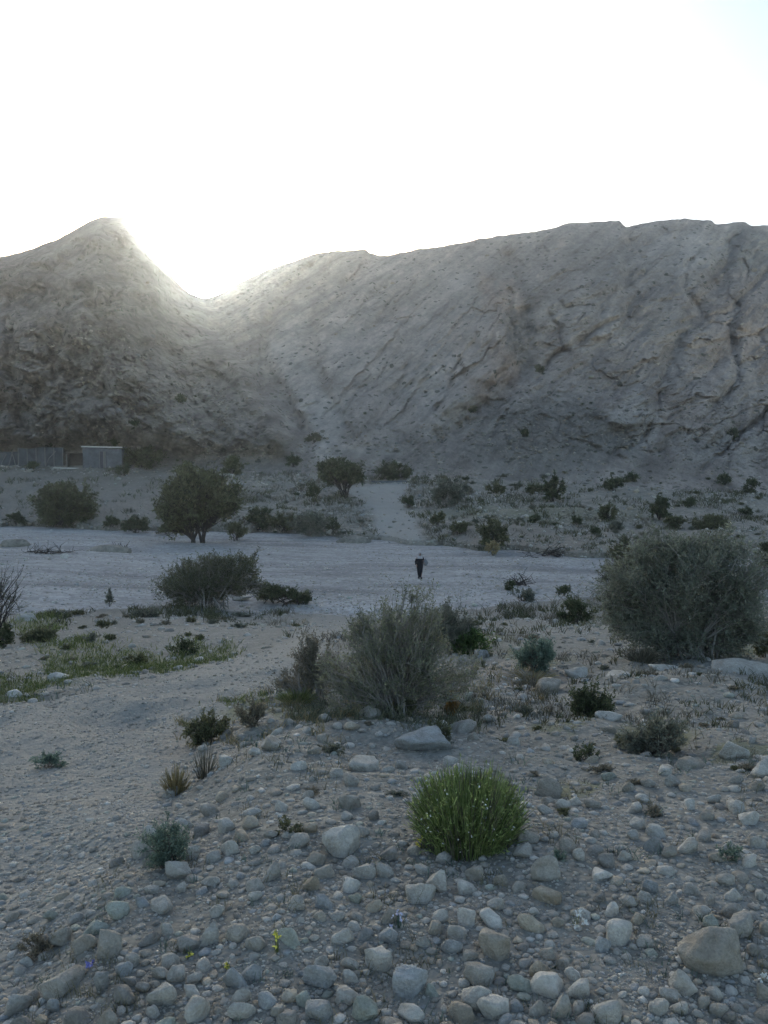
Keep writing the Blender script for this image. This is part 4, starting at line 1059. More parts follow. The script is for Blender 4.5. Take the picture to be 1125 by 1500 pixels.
# small scattered scrub: copies of a few clumps
proto = []
for i, kd in enumerate(['leaf_dark', 'leaf_olive', 'leaf_grey', 'leaf_dry', 'leaf_grey', 'leaf_olive']):
    bl = [(0, 0, .4, .45, .45, .36, 2), (.25, .1, .35, .3, .3, .3, 1), (-.25, -.1, .3, .3, .3, .26, 1)]
    (bv, bq), (lv, lq, sh) = plant_data(400 + i, bl, 34, 6, .2, 6, (.13, .05), 10, .12, .02, 0.5, 0.4)
    me = mesh_np('scrub', np.concatenate([bv, lv]), np.concatenate([bq, lq + len(bv)]), M[kd], False, dict(shade=np.concatenate([np.full(len(bv), 0.6), sh])))
    proto.append((kd, me))
CW = {'leaf_dark': 'dark green', 'leaf_olive': 'olive', 'leaf_grey': 'greyish', 'leaf_dry': 'dry brownish'}
rr4 = np.random.RandomState(77)
LM2 = [(290, 740, 'the large olive tree'), (95, 740, 'the wide round bush'), (504, 705, 'the acacia tree'), (575, 695, 'the hedge-like bush'), (722, 780, 'the brown upright bush'), (810, 715, 'the dark bushy tree'),
       (898, 708, 'the round dark bush'), (966, 740, 'the dark ragged tree'), (150, 670, 'the hut'), (1074, 640, 'the lone bush on the slab'), (415, 770, 'the brown-green shrub'), (560, 760, 'the far track'), (1099, 712, 'the bluish dark bush'), (655, 720, 'the bare twiggy bush')]
sc = []
while len(sc) < 230:
    x = rr4.uniform(-40, 1165); t = rr4.rand()
    if t < 0.62:
        r_ = rr4.uniform(690, 812); rn_, rb_, rf_, rs2 = edge_rows(np.array([x]))
        if r_ > rb_[0] - 1: continue
        if x < 250 and 695 < r_ < 760 and rr4.rand() < .7: continue
        if inpoly(np.array([x]), np.array([r_]), FARTRACK)[0]: continue
        s_ = rr4.uniform(4, 12)
    else:
        r_ = rr4.uniform(560, 700); s_ = rr4.uniform(3, 6)
    if any(abs(x - a) < 8 and abs(r_ - b) < 6 for a, b, *_ in sc): continue
    sc.append((x, r_, s_, rr4.randint(len(proto))))
bk = {}; rec = []
for x, r_, s_, pi in sc:
    q, a, b, n = min(((x - a)**2 + (r_ - b)**2, a, b, n) for a, b, n in LM2)
    dx, dy = x - a, r_ - b
    rel = ('right of' if dx > 0 else 'left of') if abs(dx) > 1.2 * abs(dy) else ('below' if dy > 0 else 'above')
    key = (CW[proto[pi][0]], rel, n); bk.setdefault(key, []).append((q, len(rec))); rec.append(key)
for kx, v in bk.items():
    for i, (q, j) in enumerate(sorted(v)):
        x, r_, s_, pi = sc[j]; p = at(x, r_); k = mpp(p)
        o = obj('scrub_bush', proto[pi][1], None, (p[0], p[1], p[2] - 0.05)); f = s_ * k / 1.1
        o.scale = (f * rr4.uniform(.85, 1.3), f, f * rr4.uniform(.5, .9)); o.rotation_euler = (0, 0, rr4.uniform(0, 6.28))
        lab = '%s scrub %s %s' % kx + (', %s of those' % nth(i) if len(v) > 1 else '')
        tag(o, lab, 'shrub', 'small scrub dotted over the far terrace and slopes')

LM3 = [(580, 1000, 'the big dry shrub'), (690, 945, 'the compact green shrub'), (786, 970, 'the blue-grey shrub'), (842, 905, 'the round dark green shrub'), (866, 1015, 'the dark leafy shrub'), (955, 1060, 'the sparse grey-green plant'),
       (305, 860, 'the wispy bush'), (415, 880, 'the trailing dark bush'), (302, 1065, 'the dark track-side plant'), (60, 922, 'the low olive bush'), (235, 955, 'the grass strip'), (1072, 1093, 'the smooth round boulder'), (770, 855, 'the driftwood tangle'), (1005, 960, 'the big tamarisk')]
sc = []
while len(sc) < 74:
    q_ = rr4.rand()
    if q_ < .4: x, r_ = rr4.uniform(60, 460), rr4.uniform(900, 965)
    elif q_ < .85: x, r_ = rr4.uniform(660, 1120), rr4.uniform(890, 1090)
    else: x, r_ = rr4.uniform(330, 1100), rr4.uniform(1060, 1200)
    if inpoly(np.array([x]), np.array([r_]), TRACK)[0] or any(abs(x - a) < 16 and abs(r_ - b) < 9 for a, b, *_ in sc): continue
    if 900 < x < 1125 and r_ < 970 or any((x - a)**2 + (2 * (r_ - b))**2 < 40**2 for a, b, _ in LM3[:6]): continue
    sc.append((x, r_, rr4.uniform(9, 20) * (1 + (r_ - 900) / 500), rr4.choice([1, 2, 3, 3, 4, 5])))
bk = {}; rec = []
for x, r_, s_, pi in sc:
    q, a, b, n = min(((x - a)**2 + (r_ - b)**2, a, b, n) for a, b, n in LM3)
    dx, dy = x - a, r_ - b
    rel = ('right of' if dx > 0 else 'left of') if abs(dx) > 1.2 * abs(dy) else ('in front of' if dy > 0 else 'behind')
    key = (CW[proto[pi][0]], rel, n); bk.setdefault(key, []).append((q, len(rec))); rec.append(key)
for kx, v in bk.items():
    for i, (q, j) in enumerate(sorted(v)):
        x, r_, s_, pi = sc[j]; p = at(x, r_); k = mpp(p)
        o = obj('low_shrub', proto[pi][1], None, (p[0], p[1], p[2] - 0.01)); f = s_ * k / 1.1
        o.scale = (f * rr4.uniform(1.0, 1.7), f, f * rr4.uniform(.45, .85)); o.rotation_euler = (0, 0, rr4.uniform(0, 6.28))
        tag(o, 'low %s shrublet %s %s' % kx + (', %s' % nth(i) if len(v) > 1 else ''), 'shrub', 'low shrublets on the near bank')

# --- blades: broom bush, tufts, grass
def blades(seed, n, R0, Rt, H, w, curve=0.25, K=5, lean=0.0):
    r = np.random.RandomState(seed)
    a = r.uniform(0, 6.28, n); q = np.sqrt(r.rand(n))
    p0 = np.stack([q * R0 * np.cos(a), q * R0 * np.sin(a), np.zeros(n)], 1)
    hh = H * np.sqrt(np.maximum(1 - (q * 0.86)**2, 0.05)) * (1.1 - 0.6 * r.rand(n)**1.6)
    hh *= 1 + 0.25 * vnoise(p0[:, 0] / R0 * 2.4 + seed, p0[:, 1] / R0 * 2.4)
    p2 = np.stack([q * Rt * np.cos(a), q * Rt * np.sin(a), hh], 1) + r.normal(size=(n, 3)) * 0.05 * H
    p1 = (p0 + p2) / 2 + np.stack([-curve * q * Rt * np.cos(a) * .4, -curve * q * Rt * np.sin(a) * .4, 0.15 * hh], 1)
    Pl = bez(p0, p1, p2, K)
    V, Q = tubes(Pl, w * np.linspace(1, .35, K)[None].repeat(n, 0), 3)
    return V, Q, np.repeat(r.rand(n), K * 3), Pl
def tuft(name, x, row, w, h, mat, label, cat, seed, n=160, part='blades', group=None, fl=None, thick=1.2):
    p = at(x, row); k = mpp(p) * math.hypot(1, (row - 750) / F)
    V, Q, sh, Pl = blades(seed, n, w * .22 * k, w * .5 * k, h * k, thick * k * .5)
    me = mesh_np(part, V, Q, mat, True, dict(shade=sh))
    if fl is None:
        o = obj(name, me, None, (p[0], p[1], p[2] - 0.01)); tag(o, label, cat, group); return o
    root = empty(name, (p[0], p[1], p[2] - 0.01), label, cat, group); obj(part, me, root)
    r = np.random.RandomState(seed + 1); mt, nf, sz = fl
    c = Pl[r.randint(len(Pl), size=nf), -1] ; 
    LV = []; LQ = []; o_ = 0
    for j in range(4):
        dd = unit(r.normal(size=(nf, 3)) + np.array([0, -.4, .6])); a_, b_ = leaves(c, dd, np.full(nf, sz * k), np.full(nf, sz * k * .7), r)
        LV.append(a_); LQ.append(b_ + o_); o_ += len(a_)
    obj('blossoms', mesh_np('blossoms', np.concatenate(LV), np.concatenate(LQ), mt, False), root)
    return root
NT = 'grass and weed tufts on the near bank'
# the bright green broom
p = at(690, 1250); k = mpp(p) * math.hypot(1, 500 / F)
root = empty('broom_bush', (p[0], p[1] + 0.12, p[2] - 0.01), 'bright green broom bush of upright stems dotted with tiny white flowers', 'shrub', NB)
V, Q, sh, Pl = blades(5, 2400, 64 * k, 86 * k, 92 * k, 0.75 * k, 0.25, 6)
V2, Q2, sh2, Pl2 = blades(9, 520, 66 * k, 88 * k, 90 * k, 0.8 * k, 0.25, 6)
obj('dry_stems', mesh_np('dry_stems', V2, Q2, M['leaf_dry'], True, dict(shade=sh2)), root)
obj('stems', mesh_np('stems', V, Q, M['leaf_green'], True, dict(shade=sh)), root)
r = np.random.RandomState(6)
n = 6500; bi = r.randint(len(Pl), size=n); tt = r.uniform(1.2, 5, n); i0 = np.floor(tt).astype(int).clip(0, 4); f0 = (tt - i0)[:, None]
lp = Pl[bi, i0] * (1 - f0) + Pl[bi, i0 + 1] * f0
lv, lq = leaves(lp, unit(unit(Pl[bi, i0 + 1] - Pl[bi, i0]) + r.normal(size=(n, 3)) * .45), r.uniform(5, 10, n) * k, np.full(n, 1.5 * k), r)
obj('foliage', mesh_np('foliage', lv, lq, M['leaf_green'], False, dict(shade=np.repeat(r.rand(n), 4))), root)
nf = 150; gs = r.randint(len(Pl), size=30); c = Pl[np.where(r.rand(nf) < .6, gs[r.randint(30, size=nf)], r.randint(len(Pl), size=nf)), r.randint(3, 6, nf)] + r.normal(size=(nf, 3)) * 4 * k + unit(r.normal(size=(nf, 3)) + [0, -1, .5]) * 3 * k
LV = []; LQ = []; o_ = 0
for j in range(4):
    a_, b_ = leaves(c, unit(r.normal(size=(nf, 3)) + [0, -.5, .5]), np.full(nf, 2.1 * k), np.full(nf, 1.8 * k), r); LV.append(a_); LQ.append(b_ + o_); o_ += len(a_)
obj('blossoms', mesh_np('blossoms', np.concatenate(LV), np.concatenate(LQ), M['white_petal'], False), root)

tuft('grass_tuft', 258, 1160, 50, 38, M['leaf_straw'], 'straw-coloured grass tuft beside the gravel track', 'grass', 301, 200, group=NT)
tuft('grass_tuft', 660, 1044, 28, 34, M['leaf_rust'], 'rusty orange tuft at the right foot of the big dry shrub', 'grass', 302, 110, group=NT, thick=1.6)
tuft('grass_tuft', 300, 1140, 50, 44, M['leaf_dry'], 'thin dry weeds right of the straw-coloured tuft', 'weed', 303, 60, group=NT)
tuft('grass_tuft', 780, 995, 90, 14, M['leaf_straw'], 'low straw-coloured grass on the sandy patch left of the boulders', 'grass', 304, 160, group=NT)
tuft('grass_tuft', 435, 1035, 70, 22, M['leaf_grass'], 'yellow-green weeds at the left foot of the big dry shrub', 'weed', 305, 200, group=NT)
tuft('grass_tuft', 940, 975, 70, 22, M['leaf_dry'], 'dry grass around the whitish crumbly rock', 'grass', 306, 200, group=NT)
tuft('flower', 620, 1240, 18, 18, M['leaf_grass'], 'small cream-flowered stem at the left foot of the broom bush', 'flower', 307, 14, 'stem', None, (M['yellow_petal'], 9, 4))
tuft('flower', 134, 1425, 12, 12, M['leaf_grass'], 'tiny violet flower beside the tall rounded brown stone', 'flower', 308, 8, 'stem', None, (M['violet_petal'], 7, 5))
tuft('flower', 278, 1410, 10, 12, M['leaf_grass'], 'small yellow flower between the lower left stones', 'flower', 309, 6, 'stem', None, (M['yellow_petal'], 4, 5))
tuft('flower', 332, 1424, 10, 8, M['leaf_grass'], 'yellow flower right of the other small yellow flower', 'flower', 310, 6, 'stem', None, (M['yellow_petal'], 4, 5))
tuft('flower', 407, 1402, 14, 34, M['leaf_grass'], 'taller yellow-flowered stem left of the bottom middle', 'flower', 311, 9, 'stem', None, (M['yellow_petal'], 6, 5))
tuft('flower', 845, 1366, 22, 18, M['leaf_grass'], 'cluster of small white flowers below the brick-like tan stone', 'flower', 312, 12, 'stem', None, (M['white_petal'], 8, 6))
tuft('flower', 1120, 1442, 14, 10, M['leaf_grass'], 'small white flower at the right edge near the wedge-shaped stone', 'flower', 313, 6, 'stem', None, (M['white_petal'], 5, 6))
tuft('flower', 585, 1368, 30, 22, M['leaf_teal'], 'pale lilac flowering weed between the bottom middle stones', 'flower', 314, 26, 'stem', None, (plain_material('lilac_petals', (0.5, 0.5, 0.62)), 18, 3.5))

# loose grass and weeds nobody could count
def grass_mass(name, pts, hpx, mat, label, seed, per=5, thick=0.7, spread=5):
    r = np.random.RandomState(seed); pts = np.array(pts); n = len(pts) * per
    X_ = np.repeat(pts[:, 0], per) + r.normal(size=n) * spread; R_ = np.repeat(pts[:, 1], per) + r.normal(size=n) * spread * .25
    P_, z = land(X_, R_); k = (P_[:, 1] / F) * np.hypot(1, (R_ - 750) / F)
    hh = hpx * r.uniform(.4, 1.2, n) * k
    d = np.stack([r.normal(size=n) * .5, r.normal(size=n) * .5, np.ones(n)], 1) * hh[:, None]
    Pl = bez(P_ - [0, 0, .005], P_ + d * [.3, .3, .6], P_ + d, 4)
    V, Q = tubes(Pl, (thick * .5 * k)[:, None] * np.linspace(1, .4, 4)[None], 3)
    o = obj(name, mesh_np(name, V, Q, mat, True, dict(shade=np.repeat(r.rand(n), 12)))); tag(o, label, 'grass', kind='stuff')
r = np.random.RandomState(88)
def sample(n, fn):
    x = r.uniform(-200, 1325, n); y = r.uniform(900, 1600, n); k = r.rand(n) < fn(x, y); return np.stack([x[k], y[k]], 1)
gp = sample(60000, lambda x, y: green_mask(x, y) * (x < 400) * (y < 1040) * .9)
grass_mass('green_grass', gp, 8, M['leaf_grass'], 'short yellow-green grass on the strip beside the track', 1, 6, 1.0, 5)
gp = sample(9000, lambda x, y: green_mask(x, y) * (x >= 400) * .55 + 0.0 * x)
grass_mass('bank_grass', gp, 12, M['leaf_dry'], 'thin dry grass among the bushes of the near bank', 2, 5, .8, 6)
def wd(x, y): return sstep(0.25, 0.7, fbm(x / 55, y / 35, 3, s=200)) * (~inpoly(x, y, TRACK)) * .5 * sstep(930, 1000, y)
grass_mass('dry_weeds', sample(6000, wd), 15, leaf_material('weed_stalks', (0.145, 0.138, 0.080), (0.319, 0.290, 0.174)), 'thin brown weeds sprouting between the stones', 3, 5, 1.0, 8)
def wd2(x, y): return sstep(0.3, 0.75, fbm(x / 50, y / 35, 3, s=240)) * (~inpoly(x, y, TRACK)) * .35 * sstep(980, 1050, y)
grass_mass('green_weeds', sample(6000, wd2), 11, M['leaf_teal'], 'small grey-green weeds sprouting between the stones', 4, 5, 1.3, 6)

def brush(name, n, zone_rows, fn, hpx, mat, label, seed, thick=1.0):
    r = np.random.RandomState(seed); x = r.uniform(-250, 1375, n); e = edge_rows(x); lo, hi = zone_rows(e); t = r.rand(n); y = hi + (lo - hi) * t
    k = r.rand(n) < fn(x, y, t); grass_mass(name, np.stack([x[k], y[k]], 1), hpx, mat, label, seed, 7, thick, 3.5)
brush('terrace_brush', 5200, lambda e: (e[1] - 1, e[2]), lambda x, y, t: sstep(0.0, 0.45, fbm(x / 38, y / 9, 3, s=301)) * np.where((x < 260), .18, .9) * ~inpoly(x, y, FARTRACK), 5.0, M['leaf_olive'], 'low brown and olive brush covering the far terrace', 11, 1.1)
brush('dry_brush', 4200, lambda e: (e[1] - 1, e[2]), lambda x, y, t: sstep(0.0, 0.4, fbm(x / 42, y / 8, 3, s=331)) * np.where((x < 260), .25, .9) * ~inpoly(x, y, FARTRACK), 4.5, M['leaf_dry'], 'dry straw-coloured brush covering the far terrace', 12, 1.0)
brush('bank_scrub', 2600, lambda e: (e[0] + 22, e[0] + 1), lambda x, y, t: sstep(-0.1, 0.5, fbm(x / 40, y / 12, 3, s=341)) * ~inpoly(x, y, TRACK), 7.0, M['leaf_olive'], 'low scrub along the near edge of the river bed', 13, 1.0)
brush('near_brush', 4500, lambda e: (e[0] * 0 + 1060, e[0] + 5), lambda x, y, t: sstep(0.05, 0.5, fbm(x / 60, y / 18, 3, s=351)) * (x > 380) * ~inpoly(x, y, TRACK), 12.0, M['leaf_dry'], 'dry weeds among the shrubs of the near bank', 14, 0.9)
brush('skirt_weeds', 900, lambda e: (e[0] * 0 + 1068, e[0] * 0 + 1030), lambda x, y, t: ((x > 420) & (x < 710)) * .9, 17.0, M['leaf_shrub'], 'weeds crowding the foot of the big dry shrub', 17, 1.1)
brush('straw_grass', 2600, lambda e: (e[0] * 0 + 1095, e[0] * 0 + 985), lambda x, y, t: sstep(-0.3, 0.3, fbm(x / 40, y / 18, 3, s=381)) * ((x > 260) & (x < 520) & (y > 1045 - (x - 260) * .3)) * .9 + .5 * ((x > 620) & (x < 800) & (y < 1040)), 13.0, M['leaf_straw'], 'straw-coloured grass round the foot of the big dry shrub and beside the track', 18, 0.9)
brush('green_brush', 3000, lambda e: (e[0] * 0 + 1060, e[0] + 5), lambda x, y, t: sstep(0.1, 0.5, fbm(x / 50, y / 18, 3, s=361)) * (x > 420) * ~inpoly(x, y, TRACK), 10.0, M['leaf_olive'], 'olive weeds among the shrubs of the near bank', 15, 1.2)

# ------------------------------------------------------------------ driftwood, mounds
def driftwood(x, row, w, h, label, seed):
    p = at(x, row); k = mpp(p); r = np.random.RandomState(seed)
    n = 9; p0 = np.stack([r.uniform(-.5, .2, n) * w * k, r.uniform(-.2, .2, n) * w * k, r.uniform(0, .25, n) * h * k], 1)
    p2 = p0 + np.stack([r.uniform(-.5, .9, n) * w * k, r.uniform(-.3, .3, n) * w * k, r.uniform(.1, 1, n) * h * k], 1)
    p1 = (p0 + p2) / 2 + r.normal(size=(n, 3)) * .12 * w * k
    V, Q = tubes(bez(p0, p1, p2, 8), r.uniform(.4, 1.3, (n, 1)) * k * np.linspace(1.2, .3, 8)[None], 5); Vs = [V]; Qs = [Q]; off_ = len(V)
    b = bez(p0, p1, p2, 8); m = 60; q0 = b[r.randint(n, size=m), r.randint(2, 8, m)]; q2 = q0 + r.normal(size=(m, 3)) * .2 * w * k; q2[:, 2] = np.abs(q2[:, 2])
    V, Q = tubes(bez(q0, (q0 + q2) / 2 + r.normal(size=(m, 3)) * .04 * w * k, q2, 5), np.full((m, 5), .3 * k), 3); Vs.append(V); Qs.append(Q + off_)
    o = obj('driftwood', mesh_np('driftwood', np.concatenate(Vs), np.concatenate(Qs), M['bark_dark'], True), None, tuple(p)); tag(o, label, 'driftwood')
driftwood(770, 860, 36, 18, 'dark tangle of driftwood at the near edge of the river bed', 1)
driftwood(182, 806, 24, 12, 'dark branch lying against the gravel mound in the river bed', 2)
driftwood(70, 812, 40, 6, 'thin driftwood strewn flat on the left river bed', 3)
driftwood(810, 815, 50, 14, 'pile of dry brown brush against the far bank', 4)
driftwood(505, 1008, 30, 14, 'dead twigs caught at the left foot of the big dry shrub', 5)
def mound(x, row, w, h, label, seed, mat):
    p = at(x, row); k = mpp(p)
    v, f = ICO[3]; v = v.copy(); q = v * (1 + .12 * fbm(v[:, 0] * 2 + seed, v[:, 1] * 2 + v[:, 2], 3)[:, None])
    q = q * np.array([w * .5 * k, w * .35 * k, h * k]); o = obj('mound', mesh_np('mound', q, f, mat), None, (p[0], p[1], p[2] - .05 * h * k)); tag(o, label, 'mound')
mound(160, 808, 62, 13, 'brown gravel mound with driftwood on the river bed', 1, M['far'])
mound(22, 796, 44, 10, 'low brown mound on the river bed at the left edge', 2, M['far'])
mound(520, 793, 50, 10, 'sandy hump at the left foot of the far track', 3, M['far'])

# ------------------------------------------------------------------ hut and the things beside it
M['block'] = plain_material('grey_blockwork', (0.125, 0.13, 0.14), .9, .35, 1.5)
M['rooftrim'] = plain_material('white_roof_edge', (0.62, 0.60, 0.56), .7, .08)
M['tarp'] = plain_material('grey_tarpaulin', (0.095, 0.10, 0.108), .8, .4, .8, .05)
M['brownwood'] = plain_material('brown_boards', (0.10, 0.085, 0.07), .9, .3, 2)
M['doormetal'] = plain_material('dark_door', (0.07, 0.07, 0.08), .7, .3, 3)
M['pipe'] = plain_material('pale_pole', (0.22, 0.21, 0.20), .7, .1)
def boxes(name, bx, mat, parent=None, bev=0.0, loc=None):
    bm = bmesh.new()
    for x0, x1, y0, y1, z0, z1 in bx:
        r_ = bmesh.ops.create_cube(bm, size=1.0)
        for v in r_['verts']:
            v.co = Vector(((x0 + x1) / 2 + v.co.x * (x1 - x0), (y0 + y1) / 2 + v.co.y * (y1 - y0), (z0 + z1) / 2 + v.co.z * (z1 - z0)))
    if bev: bmesh.ops.bevel(bm, geom=bm.edges[:], offset=bev, segments=2, affect='EDGES')
    me = bpy.data.meshes.new(name); bm.to_mesh(me); bm.free(); me.materials.append(mat)
    return obj(name, me, parent, loc)
p = at(150, 686); k = mpp(p); W = 56 * k / 2; H = 30 * k
hut = empty('hut', (p[0], p[1], p[2]), 'small grey block hut with a white roof edge and dark doorway', 'hut', None, 0.05)
Dp = 2.6
boxes('wall', [(-W, -W * .12, 0, .2, -.4, H), (W * .22, W, 0, .2, -.4, H * .94), (-W * .12, W * .22, 0, .2, H * .82, H * .96), (-W, -W + .2, .2, Dp, -.4, H), (W - .2, W, .2, Dp, -.4, H * .93), (-W + .2, W - .2, Dp - .2, Dp, -.4, H * .95)], M['block'], hut, .01)
rf_o = boxes('roof', [(-W - .15, W + .1, -.12, Dp + .15, H * 1.0, H * 1.05)], M['block'], hut, .01); rf_o.rotation_euler = (0, 0.018, 0)
re_ = boxes('roof_edge', [(-W - .18, W + .13, -.24, -.125, H * 1.0, H * 1.0 + .17)], M['rooftrim'], rf_o, .01)
boxes('door', [(-W * .12 + .02, W * .06, .06, .12, 0, H * .8)], M['doormetal'], hut, .005)
boxes('door_frame', [(-W * .12 - .04, -W * .12 + .02, -.03, .1, 0, H * .82), (W * .06, W * .1, -.03, .1, 0, H * .82), (W * .13, W * .17, -.03, .1, 0, H * .82)], M['pipe'], hut)
boxes('inner_panel', [(W * .1, W * .21, .08, .12, 0, H * .8)], M['tarp'], hut)
# grey fence of sheeting
pf = at(62, 683); kf_ = mpp(pf)
fence = empty('fence', tuple(pf), 'grey sheet fence left of the hut', 'fence')
r = np.random.RandomState(3); w_ = 62 * kf_; h_ = 27 * kf_
gx_, gz_ = np.meshgrid(np.linspace(-w_ * .55, w_ * .5, 40), np.linspace(-.4, h_, 12))
gy_ = .12 * fbm(gx_ * .9, gz_ * .5, 3)
top = 1 + .06 * fbm(gx_ * .5, 0 * gx_ + 2, 2); base = np.stack([gx_, gy_, gz_ * top], -1)
back = base + [0, .05, 0]
V = np.concatenate([base.reshape(-1, 3), back.reshape(-1, 3)]); Q = quads(12, 40)
obj('sheet', mesh_np('sheet', V, np.concatenate([Q, Q[:, ::-1] + 480]), M['tarp']), fence)
for q in np.linspace(-w_ * .55, w_ * .5, 6):
    boxes('post', [(q - .05, q + .05, -.2, -.1, -.4, h_ * 1.04)], M['pipe'], fence)
pl = at(10, 682); kl = mpp(pl)
lf = empty('corral', tuple(pl), 'broken panel fence with leaning poles at the left edge', 'fence')
boxes('panel', [(-30 * kl, 18 * kl, 0, .08, -.4, 20 * kl)], M['tarp'], lf)
for a, b, c in [(-8, 16, .8), (4, 22, .6), (14, 20, -.5)]:
    V, Q = tubes(np.array([[[a * kl, -.25, 0], [(a + c * 5) * kl, -.22, b * .5 * kl], [(a + c * 11) * kl, -.2, b * kl]]]), np.full((1, 3), .07), 6)
    obj('pole', mesh_np('pole', V, Q, M['pipe']), lf)
ps = at(110, 685); ks = mpp(ps)
sh_ = empty('shed', tuple(ps), 'low dark brown open shed touching the left side of the hut', 'shed')
boxes('back_wall', [(-13 * ks, 11.5 * ks, 1.4, 1.5, -.3, 20 * ks)], M['brownwood'], sh_)
boxes('side_wall', [(-13 * ks, -12.4 * ks, .1, 1.39, -.3, 20 * ks)], M['brownwood'], sh_)
boxes('roof', [(-14 * ks, 11.6 * ks, 0, 1.6, 20.2 * ks, 21 * ks)], M['brownwood'], sh_)
boxes('post', [(-12.3 * ks, -11.3 * ks, -.02, .08, -.3, 20 * ks)], M['pipe'], sh_)
V, Q = tubes(np.array([[[-6.8, 0, -.1], [-6.2, .05, 1.2], [-5.2, .1, 2.3]]]), np.full((1, 3), .06), 6)
pp = at(104, 684); o = obj('leaning_pole', mesh_np('leaning_pole', V + [3.2, -.6, 0], Q, M['pipe']), None, tuple(pp)); tag(o, 'pale leaning pole propped between the grey fence and the shed', 'pole')
pb = at(97, 687); o = boxes('white_beam', [(-19 * ks, 19 * ks, -.1, .1, .02, .16)], M['rooftrim'], None, .01, tuple(pb)); o.rotation_euler = (0, .03, 0); tag(o, 'long white beam lying on the ground in front of the brown shed', 'beam')
pw = at(572, 706); o = boxes('low_wall', [(-28 * mpp(pw), 26 * mpp(pw), 0, .4, -.3, .28)], M['block'], None, .03, tuple(pw)); tag(o, 'low pale wall in front of the hedge-like bush', 'wall')

# ------------------------------------------------------------------ person on the river bed
PX, PR = 615, 850
pp = at(PX, PR); kp = mpp(pp); PH = 38.5 * kp                # standing height
S_ = PH / 1.66
M['skin'] = plain_material('skin', (0.30, 0.19, 0.14), .6, .05)
M['robe'] = plain_material('black_robe', (0.012, 0.012, 0.016), .9, .3, 4)
M['scarf'] = plain_material('pale_headscarf', (0.42, 0.40, 0.40), .9, .1, 20)
M['bag'] = plain_material('grey_sack', (0.20, 0.20, 0.21), .9, .25, 9)
M['shoe'] = plain_material('dark_shoes', (0.02, 0.018, 0.016), .7, .1)
person = empty('person', tuple(pp), 'person in a long black robe and pale headscarf walking on the river bed', 'person', None, 0.0)
person.rotation_euler = (0, 0, math.radians(8))
# skeleton (facing -y, towards the viewer)
J = {}; E = []; Rd = {}
def jt(n, co, rad, par=None):
    J[n] = (np.array(co) * S_, rad * S_)
    if par: E.append((par, n))
jt('pelvis', (0, 0, .92), .13); jt('waist', (0, 0, 1.08), .11, 'pelvis'); jt('chest', (0, -.01, 1.24), .135, 'waist'); jt('neck0', (0, 0, 1.37), .07, 'chest'); jt('neck', (0, -.01, 1.43), .048, 'neck0')
jt('jaw', (0, -.035, 1.49), .062, 'neck'); jt('head', (0, -.012, 1.57), .086, 'jaw'); jt('crown', (0, .0, 1.62), .06, 'head')
for sd, s in (('l', 1), ('r', -1)):
    jt('sh' + sd, (s * .16, 0, 1.33), .06, 'neck0'); 
    if s > 0: pts = [((.25, -.02, 1.08), .042), ((.23, -.20, 1.02), .03), ((.22, -.24, 1.015), .026)]
    else: pts = [((-.26, .03, 1.09), .042), ((-.24, -.10, .90), .03), ((-.24, -.13, .86), .026)]
    pr = 'sh' + sd
    for i, (c, q) in enumerate(pts): jt('a%d%s' % (i, sd), c, q, pr); pr = 'a%d%s' % (i, sd)
    c0 = np.array(pts[-1][0])
    for f_, (dx, ln) in enumerate([(-.03, .065), (-.01, .075), (.01, .07), (.03, .055)]):
        base_ = c0 + (np.array([dx, -.04, -.005]) if s > 0 else np.array([dx * .6, -.02, -.05]))
        dr_ = np.array([0, -1, -.35]) if s > 0 else np.array([0, -.35, -1])
        jt('f%d%s' % (f_, sd), base_, .011, pr); jt('g%d%s' % (f_, sd), base_ + dr_ * ln * .6, .009, 'f%d%s' % (f_, sd)); jt('h%d%s' % (f_, sd), base_ + (dr_ + np.array([0, .5, -.6])) * ln * .7, .007, 'g%d%s' % (f_, sd))
    jt('t0' + sd, c0 + np.array([-.035 * s, -.01, -.01]), .011, pr); jt('t1' + sd, c0 + np.array([-.055 * s, -.035, -.03]), .008, 't0' + sd)
    jt('hip' + sd, (s * .085, 0, .86), .09, 'pelvis')
    fy = -.10 if s > 0 else .10
    jt('kn' + sd, (s * .075, fy * .6 - .03, .47), .058, 'hip' + sd); jt('an' + sd, (s * .06, fy, .085), .036, 'kn' + sd); jt('to' + sd, (s * .065, fy - .15, .03), .03, 'an' + sd)
names = list(J); me = bpy.data.meshes.new('body')
me.from_pydata([tuple(J[n][0]) for n in names], [(names.index(a), names.index(b)) for a, b in E], [])
body = obj('body', me, person)
md = body.modifiers.new('skin', 'SKIN')
for i, n in enumerate(names):
    sv_ = me.skin_vertices[0].data[i]; sv_.radius = (J[n][1], J[n][1]); sv_.use_root = (n == 'pelvis')
body.modifiers.new('sub', 'SUBSURF').render_levels = 1; body.modifiers['sub'].levels = 1
me.materials.append(M['skin'])
def lathe(name, prof, mat, parent, seg=40, folds=0.0, cx=0, cy=0):
    """prof: (z, rx, ry, ox, oy)"""
    V = []
    for z, rx, ry, ox, oy in prof:
        for j in range(seg):
            a = j * 2 * math.pi / seg; w = 1 + folds * (1.2 - z) * math.sin(a * 9 + z * 2) + folds * .5 * (1.2 - z) * math.sin(a * 5 + 1)
            V.append(((ox + rx * w * math.cos(a)) * S_, (oy + ry * w * math.sin(a)) * S_, z * S_))
    Q = []
    for i in range(len(prof) - 1):
        for j in range(seg): Q.append((i * seg + j, i * seg + (j + 1) % seg, (i + 1) * seg + (j + 1) % seg, (i + 1) * seg + j))
    o = obj(name, mesh_np(name, np.array(V), np.array(Q), mat), parent); m = o.modifiers.new('thick', 'SOLIDIFY'); m.thickness = .008; o.modifiers.new('s', 'SUBSURF').render_levels = 1
    return o
